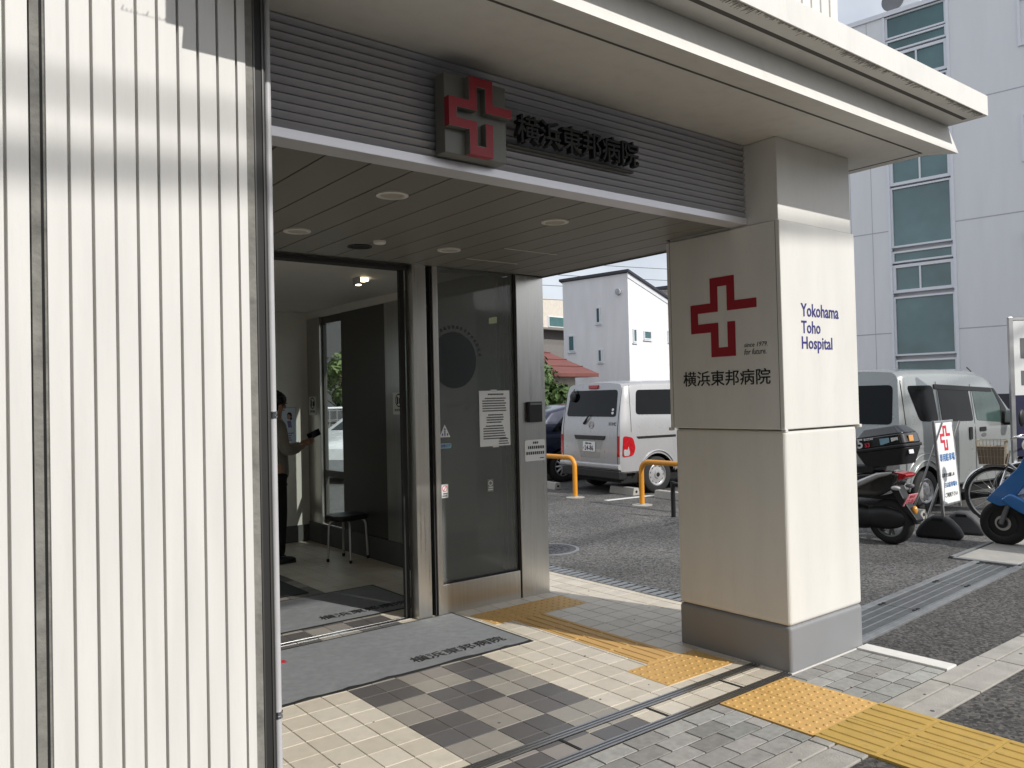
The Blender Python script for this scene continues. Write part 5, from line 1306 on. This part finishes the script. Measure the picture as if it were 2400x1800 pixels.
# bicycles; local x forward, origin at the front wheel contact
def bicycle(loc, rz, label, basket):
    t = thing('bicycle', label, 'bicycle', loc, rz, 'bicycles between the vans and the blue scooter')
    r = .325
    for wx in (0, -1.06):
        wl = build('wheel', MB().tube([(wx+r*math.cos(2*math.pi*k/40), 0, r+r*math.sin(2*math.pi*k/40)) for k in range(41)], .019, 8, False), M['rubber'], t, smooth=60, world=False)
        mb = MB().tube([(wx+(r-.026)*math.cos(2*math.pi*k/40), 0, r+(r-.026)*math.sin(2*math.pi*k/40)) for k in range(41)], .010, 6, False)
        mb.cyl((wx, -.045, r), (0, 1, 0), .022, .09, 12)
        for k in range(18):
            a = 2*math.pi*k/18; mb.tube([(wx, (.03 if k % 2 else -.03), r), (wx+(r-.03)*math.cos(a+.12), 0, r+(r-.03)*math.sin(a+.12))], .0018, 4)
        build('rim', mb, M['alu'], wl, world=False)
        build('mudguard', MB().tube([(wx+(r+.035)*math.cos(R(a)), 0, r+(r+.035)*math.sin(R(a))) for a in range(10, 175, 8)], .016, 6), M['chrome'], t, smooth=60, world=False)
    build('frame', MB().tube([(-.13, 0, .82), (-.10, 0, .72), (-.58, 0, .29)], .019, 8).tube([(-.58, 0, .29), (-.70, 0, .80)], .016, 8).tube([(-.58, 0, .29), (-1.06, .04, r)], .010, 6).tube([(-.68, 0, .70), (-1.06, .04, r)], .009, 6).tube([(-.13, 0, .60), (-.62, 0, .45)], .015, 8), M['scoot_g'], t, smooth=50, world=False)
    build('fork', MB().tube([(-.14, .0, .86), (-.11, .05, .68), (0, .05, r)], .012, 6).tube([(-.11, 0, .70), (-.10, -.05, .66), (0, -.05, r)], .012, 6), M['chrome'], t, smooth=50, world=False)
    build('handlebar', MB().tube([(-.36, .27, 1.02), (-.24, .24, 1.03), (-.16, .06, 1.0), (-.16, -.06, 1.0), (-.24, -.24, 1.03), (-.36, -.27, 1.02)], .012, 8), M['chrome'], t, smooth=50, world=False)
    build('saddle', MB().ball((-.74, 0, .86), .13, .085, .045, 14, 8), M['black'], t, smooth=60, world=False)
    build('crank', MB().cyl((-.58, .03, .29), (0, 1, 0), .085, .008, 20).tube([(-.58, .05, .29), (-.50, .05, .14)], .010, 6).box(-.54, -.46, .05, .13, .13, .15), M['scoot_g'], t, world=False)
    if basket:
        bk = build('basket', MB(), M['wire'], t, world=False) if False else None
        mb = MB()
        x0, x1, y0, y1, z0, z1 = -.10, .18, -.17, .17, .70, .98
        for k in range(9):
            f = k/8
            for (ax, ay) in ((x0+(x1-x0)*f, y0), (x0+(x1-x0)*f, y1)):
                mb.tube([(ax*.9, ay*.82, z0), (ax*1.05, ay, z1)], .0028, 4)
            for (ax, ay) in ((x0, y0+(y1-y0)*f), (x1, y0+(y1-y0)*f)):
                mb.tube([(ax*.9, ay*.82, z0), (ax*1.05, ay, z1)], .0028, 4)
        for z in (z0, z0+.09, z0+.18, z1):
            k = .82+.18*(z-z0)/(z1-z0); q = .9+.15*(z-z0)/(z1-z0)
            mb.tube([(x0*q, y0*k, z), (x1*q, y0*k, z), (x1*q, y1*k, z), (x0*q, y1*k, z), (x0*q, y0*k, z)], .004 if z == z1 else .0028, 5, False)
        bk = build('basket', mb, M['wire'], t, world=False)
        P0 = [(x0*.89, y0*.80), (x1*.89, y0*.80), (x1*.89, y1*.80), (x0*.89, y1*.80)]
        build('liner', MB().prism(P0, lambda a, b: (a, b, z0+.004), lambda a, b: (a*1.12, b*1.16, z1-.07)), M['wicker'], bk, world=False)
bicycle((10.40, 4.02, 0), R(105), 'bicycle with a wire front basket behind the blue scooter', True)
bicycle((10.95, 3.90, 0), R(100), 'bicycle without a basket, partly hidden behind another bicycle wheel', False)

# parking sign stand
SGA = R(3)
t = thing('sign_stand', 'white parking sign with a red cross in an aluminium stand', 'sign', (8.93, 3.975, 0), SGA)
TL = R(4)
sm = Matrix.Rotation(-TL, 4, 'X')
W_ = .48
def sgn(u, v, d): return tuple(sm @ Vector((u, -.012-d, v)))
build('frame', MB().box(-.012, .014, -.014, .014, 0, 1.26).box(W_-.014, W_+.012, -.014, .014, 0.30, 1.26).box(.0, W_, -.012, .012, 1.235, 1.258).box(0, W_, -.012, .012, .345, .365).xf(sm), M['alu'], t, bevel=.003, world=False)
b_ = build('rear_leg', MB().tube([(0, .0, 1.24), (0, .42, .0)], .011, 8).tube([(W_, .0, 1.24), (W_, .42, .0)], .011, 8), M['alu'], t, world=False)
bd = build('board', MB().box(.015, W_-.015, -.011, .004, .366, 1.234).xf(sm), M['paper'], t, world=False)
build('emblem', emblem(.24, 1.065, .135, lambda a, b: sgn(a, b, .0), lambda a, b: sgn(a, b, .002)), M['red_b'], bd, world=False)
build('lettering', text_mb('専用駐車場', .085, .002, lambda u, v, d: sgn(.04+u, .815+v, d), bold=.012, width=.40), M['letter_blue'], bd, world=False)
build('lettering', text_mb('お車でお越しの', .045, .002, lambda u, v, d: sgn(.05+u, .645+v, d), bold=.008, width=.33), M['letter_b'], bd, world=False)
build('lettering', text_mb('方は駐車場を', .055, .002, lambda u, v, d: sgn(.08+u, .535+v, d), bold=.01, width=.35), M['letter_blue'], bd, world=False)
build('lettering', text_mb('ご利用下さい', .05, .002, lambda u, v, d: sgn(.08+u, .43+v, d), bold=.008, width=.34), M['letter_b'], bd, world=False)
def weight(loc, rz, mat, label):
    k = thing('sign_weight', label, 'sign weight', loc, rz, 'rubber weights on the feet of the parking sign')
    P = [(-.22, 0), (.22, 0), (.225, .05), (.19, .12), (.12, .20), (.05, .245), (-.05, .245), (-.12, .20), (-.19, .12), (-.225, .05)]
    build('block', MB().prism(P, lambda a, b: (a, -.09, b), lambda a, b: (a, .09, b)), mat, k, bevel=.035, seg=4, smooth=50, world=False)
    build('handle_slot', MB().prism(rounded([(-.06, .19), (.06, .19), (.05, .22), (-.05, .22)], .01), lambda a, b: (a, -.0915, b), lambda a, b: (a, .0915, b)), M['hole'], k, world=False)
weight((8.96, 4.05, 0), R(-78), M['weight'], 'black rubber weight on the front foot of the parking sign')
weight((9.42, 4.00, 0), R(-80), M['weight_g'], 'grey rubber weight on the back foot of the parking sign')

t = thing('tall_sign', 'tall white sign board with a steel frame at the right edge', 'sign', (11.0, 4.0, 0), R(55))
build('frame', MB().box(-.02, .02, .03, .08, 0, 2.46).box(-.02, .02, -1.10, -1.05, 0, 2.46).box(-.02, .02, -1.05, .03, 2.42, 2.46), M['alu'], t, bevel=.003, world=False)
bd = build('board', MB().box(-.012, .012, -1.048, .028, 1.50, 2.418), M['paper'], t, world=False)
build('lower_board', MB().box(-.012, .012, -1.048, .028, .75, 1.498), M['navy_d'], t, world=False)
build('symbol', MB().box(-.0150, -.0125, -.06, -.12, 1.95, 2.20).box(-.0150, -.0125, -.06, -.12, 1.62, 1.80), M['scoot_g'], bd, world=False)

# ================================================================ BUILDINGS AROUND
FA = R(9)
fu = Vector((math.sin(FA), -math.cos(FA), 0))          # along the facade, to the right in the photo
fn = Vector((-math.cos(FA), -math.sin(FA), 0))         # facade normal, towards the porch
P0 = Vector((24.715, 12.268, 0))
t = thing('office_building', 'tall pale grey building with a vertical strip of windows', 'building', tuple(P0))
def fp(u, d, z): return tuple(P0+fu*u+fn*d+Vector((0, 0, z)))
def fbox(mb, u0, u1, d0, d1, z0, z1):
    vs = [fp(u, d, z) for z in (z0, z1) for (u, d) in ((u0, d0), (u1, d0), (u1, d1), (u0, d1))]
    return mb.add(vs, [(0, 3, 2, 1), (4, 5, 6, 7), (0, 1, 5, 4), (1, 2, 6, 5), (2, 3, 7, 6), (3, 0, 4, 7)])
mb = fbox(fbox(fbox(MB(), -1.6, -.10, -9, 0, 0, 13.25), 1.72, 13, -9, 0, 0, 13.25), -.10, 1.72, -9, -.22, 0, 13.25)
build('wall', mb, M['bldg'], t)
build('parapet_cap', fbox(fbox(MB(), -1.65, 13, -9, .05, 13.252, 13.32), -1.65, 13, .0, .05, 13.18, 13.251), M['frame_w'], t)
mb = MB()
for z in (3.34, 6.50, 9.99): fbox(fbox(mb, -1.6, -.13, .001, .004, z, z+.03), 1.75, 13, .001, .004, z, z+.03)
for u in (-1.27, -.62, 4.4, 5.6, 7.0, 8.4): fbox(mb, u, u+.015, .001, .0035, 0, 13.17)
build('panel_joint', mb, M['bldg_joint'], t)
def win(u0, u1, z0, z1, mull=(), fr=.06, dep=0.0, mat='winglass'):
    f = MB()
    fbox(f, u0, u0+fr, dep-.08, dep+.03, z0, z1); fbox(f, u1-fr, u1, dep-.08, dep+.03, z0, z1)
    fbox(f, u0+fr, u1-fr, dep-.08, dep+.028, z0, z0+fr); fbox(f, u0+fr, u1-fr, dep-.08, dep+.028, z1-fr, z1)
    for m_ in mull: fbox(f, m_-.025, m_+.025, dep-.08, dep+.02, z0+fr, z1-fr)
    o = build('window', f, M['frame_w'], t)
    build('pane', fbox(MB(), u0+fr*.5, u1-fr*.5, dep-.06, dep-.03, z0+fr*.5, z1-fr*.5), M[mat], o)
for (z0, z1, m_) in ((12.46, 13.17, ()), (12.06, 12.42, ()), (11.10, 12.0, (.80,)), (9.30, 11.05, ()), (8.83, 9.24, ()), (7.90, 8.78, (.80,)),
                     (5.98, 7.84, ()), (5.50, 5.86, ()), (4.58, 5.44, (.72,)), (2.64, 4.46, ()), (2.12, 2.52, ()), (1.2, 2.06, (.72,))):
    win(-.06, 1.66, z0, z1, m_, .055 if not m_ else .09, -.06)
build('window_reveal', fbox(fbox(MB(), -.13, -.06, -.1, .03, 0, 13.17), 1.66, 1.74, -.1, .03, 0, 13.17), M['frame_w'], t)
for k in (0, 1):
    for z in (4.58, 7.90, 11.15):
        if k == 0: win(3.48, 5.1, z, z+1.35, (4.3,), .07, .02, 'winglass')
        else: win(8.5, 10.1, z, z+1.35, (9.3,), .07, .02, 'winglass')
build('wall_vent', fbox(MB(), 2.6, 3.06, .001, .03, .95, 1.42), M['roof_d'], t)
build('wall_lamp', fbox(MB(), 3.5, 3.75, .0, .15, 5.75, 5.95), M['scoot_g'], t)
t = thing('air_conditioner', 'outdoor air conditioner unit on the roof edge of the grey building', 'air conditioner', fp(-.2, -.6, 13.32))
build('casing', fbox(MB(), -.15, .85, -1.2, -.5, 13.33, 14.3), M['bldg'], t, bevel=.02)
q = Vector(fp(.05, -.49, 13.85)); build('fan_grille', MB().lathe([(.0, 0), (.30, 0), (.32, .02), (.34, 0)], q, tuple(fn), 24), M['scoot_g'], t)

# white house with a shed roof
HK = .788; HC = Vector((24.09*HK, 22.93*HK, 0)); HA = R(-9)
hb = Vector((math.sin(HA), math.cos(HA), 0)); ha = Vector((math.cos(HA), -math.sin(HA), 0))
t = thing('white_house', 'white house with a dark sloping roof behind the cargo van', 'house', tuple(HC))
def hp(a, b, z): return tuple(HC+ha*a*HK+hb*b*HK+Vector((0, 0, max(0, 1.6+(z-1.6)*HK))))
LB, LA_ = 3.42, 9.0; zt0 = 6.62; sl_ = .29
P = [(0, 0), (LA_, 0), (LA_, zt0-sl_*LA_), (0, zt0)]
build('wall', MB().prism(P, lambda a, z: hp(a, 0, z), lambda a, z: hp(a, LB, z)), M['house'], t)
P = [(-.10, zt0+.045), (LA_+.1, zt0-sl_*LA_-.01), (LA_+.1, zt0-sl_*LA_+.07), (-.10, zt0+.145)]
build('roof', MB().prism(P, lambda a, z: hp(a, -.12, z), lambda a, z: hp(a, LB+.12, z)), M['roof_d'], t)
P = [(-.03, zt0-.18), (LA_, zt0-sl_*LA_-.20), (LA_, zt0-sl_*LA_-.02), (-.03, zt0+.03)]
build('fascia_board', MB().prism(P, lambda a, z: hp(a, -.03, z), lambda a, z: hp(a, -.001, z)), M['frame_w'], t)
def hwin(face, p, z0, z1, wd):
    f = MB()
    def bx(mb, u0, u1, d0, d1, za, zb):
        m_ = (lambda u, d, z: hp(-d, u, z)) if face == 'b' else (lambda u, d, z: hp(u, -d, z))
        vs = [m_(u, d, z) for z in (za, zb) for (u, d) in ((u0, d0), (u1, d0), (u1, d1), (u0, d1))]
        return mb.add(vs, [(0, 3, 2, 1), (4, 5, 6, 7), (0, 1, 5, 4), (1, 2, 6, 5), (2, 3, 7, 6), (3, 0, 4, 7)])
    bx(f, p, p+wd, .0, .05, z0, z0+.05); bx(f, p, p+wd, .0, .05, z1-.05, z1); bx(f, p, p+.05, 0, .05, z0+.05, z1-.05); bx(f, p+wd-.05, p+wd, 0, .05, z0+.05, z1-.05)
    o = build('window', f, M['frame_w'], t)
    build('pane', bx(MB(), p+.05, p+wd-.05, .001, .02, z0+.05, z1-.05), M['winglass'], o)
hwin('b', 1.40, 4.68, 5.36, .24); hwin('b', 2.80, 3.58, 4.28, .36); hwin('b', 1.36, 3.05, 3.60, .22)
hwin('a', .26, 3.80, 4.36, .26); hwin('a', 1.05, 3.95, 4.32, .55); hwin('a', 2.9, 3.85, 4.40, .6); hwin('a', 3.0, 2.0, 2.6, .25)
for (fc, p, z, wd) in (('b', 1.40, 4.66, .24), ('b', 2.80, 3.56, .36), ('b', 1.36, 3.03, .22), ('a', .26, 3.78, .26), ('a', 1.05, 3.93, .55)):
    q0, q1 = p-.04, p+wd+.04
    cs = [hp(a_, b_, z_) for z_ in (z-.04, z) for (a_, b_) in (((-.07, q0), (-.07, q1), (.0, q1), (.0, q0)) if fc == 'b' else ((q0, -.07), (q1, -.07), (q1, 0), (q0, 0)))]
    build('window_sill', MB().add(cs, [(0, 3, 2, 1), (4, 5, 6, 7), (0, 1, 5, 4), (1, 2, 6, 5), (2, 3, 7, 6), (3, 0, 4, 7)]), M['frame_w'], t)
for (b_, z_) in ((.45, 5.9), (2.2, 2.6)):
    build('vent_cap', MB().lathe([(.0, .09), (.10, .08), (.11, .0), (.0, 0)], hp(0, b_, z_), tuple(-ha), 14), M['bldg_joint'], t)
build('downpipe', MB().tube([hp(3.75, -.06, 0), hp(3.75, -.06, 3.9)], .04, 8), M['frame_w'], t)
build('porch_roof', MB().prism([(-.3, 1.95), (2.8, 1.95), (2.8, 2.05), (-.3, 2.08)], lambda a, z: hp(a, -1.3, z), lambda a, z: hp(a, .0, z)), M['scoot_g'], t)
# red roofed house, beige block
t = thing('red_roof_house', 'low house with a red sloping roof beside the white house', 'house', (14.7, 16.3, 0))
def rb(mb, x0, x1, y0, y1, z0, z1): return mb.box(x0, x1, y0, y1, z0, z1)
RO = Vector((15.50, 16.20, 0))
def rp(a, b, z): return tuple(RO+ha*a+hb*b+Vector((0, 0, z)))
build('wall', MB().prism([(-4.8, 0), (-.35, 0), (-.35, 2.148), (-4.8, 2.148)], lambda a, z: rp(a, .3, z), lambda a, z: rp(a, 4, z)), M['beige'], t)
def hip(e0, e1, f0, f1, z0, r0, r1, rb_, zr):
    vs = [rp(e0, f0, z0), rp(e1, f0, z0), rp(e1, f1, z0), rp(e0, f1, z0), rp(r0, rb_, zr), rp(r1, rb_, zr)]
    lo = [rp(e0, f0, z0-.09), rp(e1, f0, z0-.09), rp(e1, f1, z0-.09), rp(e0, f1, z0-.09)]
    return MB().add(vs+lo, [(0, 1, 5, 4), (1, 2, 5), (2, 3, 4, 5), (3, 0, 4), (0, 6, 7, 1), (1, 7, 8, 2), (2, 8, 9, 3), (3, 9, 6, 0), (6, 9, 8, 7)])
build('roof', hip(-5.2, 0, -.25, 4.4, 2.24, -3.2, -2.1, 2.0, 3.62), M['roof_r'], t)
mb = MB()
for k in range(1, 7):
    f_ = k/7; x1 = -2.1*f_; x0 = -5.2+2.0*f_; yb = -.25+2.25*f_; z = 2.24+1.38*f_
    mb.tube([rp(x0, yb, z+.012), rp(x1, yb, z+.012)], .018, 5)
build('roof_seam', mb, M['roof_r'], t)
build('window', MB().prism([(-2.4, .9), (-.8, .9), (-.8, 1.9), (-2.4, 1.9)], lambda a, z: rp(a, .26, z), lambda a, z: rp(a, .31, z)), M['winglass'], t)
t = thing('beige_block', 'beige apartment block with grey tiled lower floor far behind', 'building', (38, 44, 0))
BO = Vector((38.5, 42.5, 0))
def bp(a, b, z): return tuple(BO+ha*a+hb*b+Vector((0, 0, z)))
def bbx(mb, a0, a1, b0, b1, z0, z1):
    vs = [bp(a, b, z) for z in (z0, z1) for (a, b) in ((a0, b0), (a1, b0), (a1, b1), (a0, b1))]
    return mb.add(vs, [(0, 3, 2, 1), (4, 5, 6, 7), (0, 1, 5, 4), (1, 2, 6, 5), (2, 3, 7, 6), (3, 0, 4, 7)])
build('wall', bbx(MB(), -12, 3, 0, 10, 6.35, 8.45), M['beige'], t)
build('tiled_floor', bbx(MB(), -12, 3, -.05, 10, 0, 6.33), M['tilewall'], t)
for a in (-8.5, -5, -2.2, .6):
    o = build('window', bbx(MB(), a, a+1.9, -.06, .02, 6.5, 7.25), M['frame_w'], t); build('pane', bbx(MB(), a+.08, a+1.82, -.075, -.0605, 6.56, 7.19), M['winglass'], o)
build('balcony', bbx(bbx(MB(), -12, 3, -.9, -.055, 6.2, 6.33), -12, 3, -.9, -.84, 3.9, 5.2), M['tilewall'], t)
t = thing('cream_building', 'cream walled building with a dark roof edge behind the white house', 'building', (42, 38, 0))
BO = Vector((40.0, 33.5, 0))
build('wall', bbx(MB(), 1.5, 14, 0, 3, 0, 8.6), M['beige'], t)
build('roof', bbx(MB(), 1.1, 14.4, -.5, 3.4, 8.61, 8.8), M['roof_d'], t)

# unseen buildings added across the street to shade the porch from open sky
M['street_a'] = mk('brown tile facade', (.21, .18, .155), .7, var=.1, scale=2)
M['street_b'] = mk('grey render facade', (.30, .29, .28), .8, var=.08)
M['dark_house'] = mk('dark house siding', (.07, .07, .075), .8, var=.2, scale=3, stretch=(1, 1, 5))
def block(name, label, x0, x1, y0, y1, h, mat, floors, bays):
    t = thing(name, label, 'building', ((x0+x1)/2, y1, 0))
    build('wall', MB().box(x0, x1, y0, y1, 0, h), mat, t)
    build('parapet', MB().box(x0-.1, x1+.1, y0-.1, y1+.1, h+.001, h+.25), M['concrete'], t)
    for i in range(floors):
        for j in range(bays):
            cx = x0+(x1-x0)*(j+.5)/bays; z = h*(i+.25)/floors; wd = (x1-x0)/bays*.5
            o = build('window', MB().box(cx-wd/2, cx+wd/2, y1-.05, y1+.06, z, z+h/floors*.5), M['alu'], t)
            build('pane', MB().box(cx-wd/2+.06, cx+wd/2-.06, y1+.061, y1+.07, z+.06, z+h/floors*.5-.06), M['winglass'], o)
block('unseen_building', 'unseen brown tiled building added across the street to block the sky', -34, -2.2, -16, -5.2, 15, M['street_a'], 5, 9)
block('unseen_building', 'unseen low grey building added across the street to block the sky', -1.8, 26, -17, -6.2, 3.6, M['street_b'], 1, 7)

# unseen cables added across the street to cast soft shadow bands on the wall
def cable(y, z, r, slope, label):
    pts = [(x, y, z+slope*(x-3.6)+.0012*(x-3.6)**2) for x in [-2.15+1.2*k for k in range(28)]]
    tag(build('shadow_cable', MB().tube(pts, r, 8), M['black'], smooth=60), label, 'cable')
cable(-8.9, 10.36, .038, .07, 'thick unseen cable added to cast a shadow band on the ribbed wall')
cable(-8.5, 10.30, .022, .02, 'thinner unseen cable added to cast a second shadow band on the ribbed wall')
def wire(p0, p1, sag, label):
    p0, p1 = Vector(p0), Vector(p1)
    pts = [p0.lerp(p1, k/16)-Vector((0, 0, sag*4*(k/16)*(1-k/16))) for k in range(17)]
    tag(build('power_line', MB().tube(pts, .018, 6), M['scoot_g']), label, 'power line', 'power lines above the red roofed house')
for k, (za, zb) in enumerate(((8.6, 8.5), (8.0, 7.95), (7.3, 7.15), (9.3, 9.1))):
    wire((12, 36, za), (52, 26, zb), .5, ('second lowest', 'third', 'lowest', 'topmost')[k]+' of the thin power lines in the sky behind the white house')

# ================================================================ TREES
def tree(name, label, base, trunk_h, crown, n, mat, leaf=.09, group=None, seed=1):
    rnd = random.Random(seed)
    t = thing(name, label, 'tree' if 'tree' in name else 'bush', base, 0, group)
    bx_, by_, _ = base
    (cx, cy, cz), (rx, ry, rz_) = crown
    mb = MB().tube([(bx_, by_, 0), (bx_+.05, by_, trunk_h*.5), (cx, cy, cz)], [.09, .07, .03], 8)
    clumps = []
    for k in range(16):
        a = rnd.uniform(0, 6.28); b = math.asin(rnd.uniform(-.9, 1)); q = rnd.uniform(.45, .9)
        p = (cx+rx*q*math.cos(a)*math.cos(b), cy+ry*q*math.sin(a)*math.cos(b), cz+rz_*q*math.sin(b)); clumps.append((p, rnd.uniform(.28, .5)*min(rx, rz_)))
        mb.tube([(bx_+.04, by_, trunk_h*rnd.uniform(.55, .95)), p], [.025, .006], 5)
    build('trunk', mb, M['bark'], t)
    mb = MB()
    for k in range(n):
        p, r = rnd.choice(clumps)
        d = Vector((rnd.gauss(0, 1), rnd.gauss(0, 1), rnd.gauss(0, 1))).normalized()*r*rnd.uniform(.3, 1.15)
        c = Vector(p)+d; nrm = (d.normalized()+Vector((rnd.gauss(0, .6), rnd.gauss(0, .6), rnd.gauss(.4, .6)))).normalized()
        e1 = nrm.orthogonal().normalized(); e1 = (Matrix.Rotation(rnd.uniform(0, 6.28), 3, nrm) @ e1); e2 = nrm.cross(e1)
        l = leaf*rnd.uniform(.7, 1.4)
        mb.add([c-e1*l, c+e2*l*.45+nrm*l*.1, c+e1*l, c-e2*l*.45+nrm*l*.1], [(0, 1, 2, 3)])
    build('crown', mb, mat, t)
tree('leafy_tree', 'bushy green tree between the steel column and the cargo van', (13.0, 16.0, 0), 1.2, ((12.75, 15.7, 1.62), (1.25, 1.0, .95)), 5600, M['leaf_a'], .085, seed=3)
tree('leafy_tree', 'light green leafy tree seen through the inner window', (10.6, 20.8, 0), 1.6, ((10.6, 20.8, 2.15), (1.6, 1.6, .85)), 4200, M['leaf_b'], .10, seed=5)
tree('leafy_tree', 'darker green tree behind the red roofed house', (15.0, 20.6, 0), 1.6, ((15.0, 20.6, 2.4), (1.2, 1.2, 1.0)), 3000, M['leaf_a'], .10, seed=9)
t = thing('mesh_fence', 'low mesh fence with a pale rail behind the white car', 'fence', (10.5, 19.0, 0))
mb = MB()
for k in range(60): mb.box(4+.2*k, 4.02+.2*k, 19.0, 19.01, 0, 1.45)
for k in range(6): mb.box(4, 16, 19.011, 19.02, .2+.24*k, .215+.24*k)
build('mesh', mb, M['grate'], t)
build('rail', MB().tube([(4, 19, 1.47), (16, 19, 1.47)], .03, 8), M['frame_w'], t)
for k in range(7): build('post', MB().tube([(4+2*k, 19.05, 0), (4+2*k, 19.05, 1.5)], .03, 8), M['grate'], t)
t = thing('garden_wall', 'low mottled block wall behind the mesh fence', 'wall', (10.5, 19.6, 0))
build('wall', MB().box(2, 18, 19.5, 19.7, 0, 1.1), M['tilewall'], t)
build('coping', MB().box(2, 18, 19.45, 19.75, 1.101, 1.16), M['concrete'], t)
t = thing('backdrop_house', 'dark sided house behind the light green tree, seen through the window', 'house', (9, 27, 0))
build('wall', MB().box(2, 13.5, 27, 34, 0, 6.2), M['dark_house'], t)
build('roof', MB().prism([(1.5, 6.2), (14, 6.2), (7.7, 8.4)], lambda a, z: (a, 26.6, z), lambda a, z: (a, 34.4, z)), M['roof_d'], t)
for x in (4, 7, 10): build('window', MB().box(x, x+1.4, 26.95, 27.02, 3.6, 4.8), M['winglass'], t)
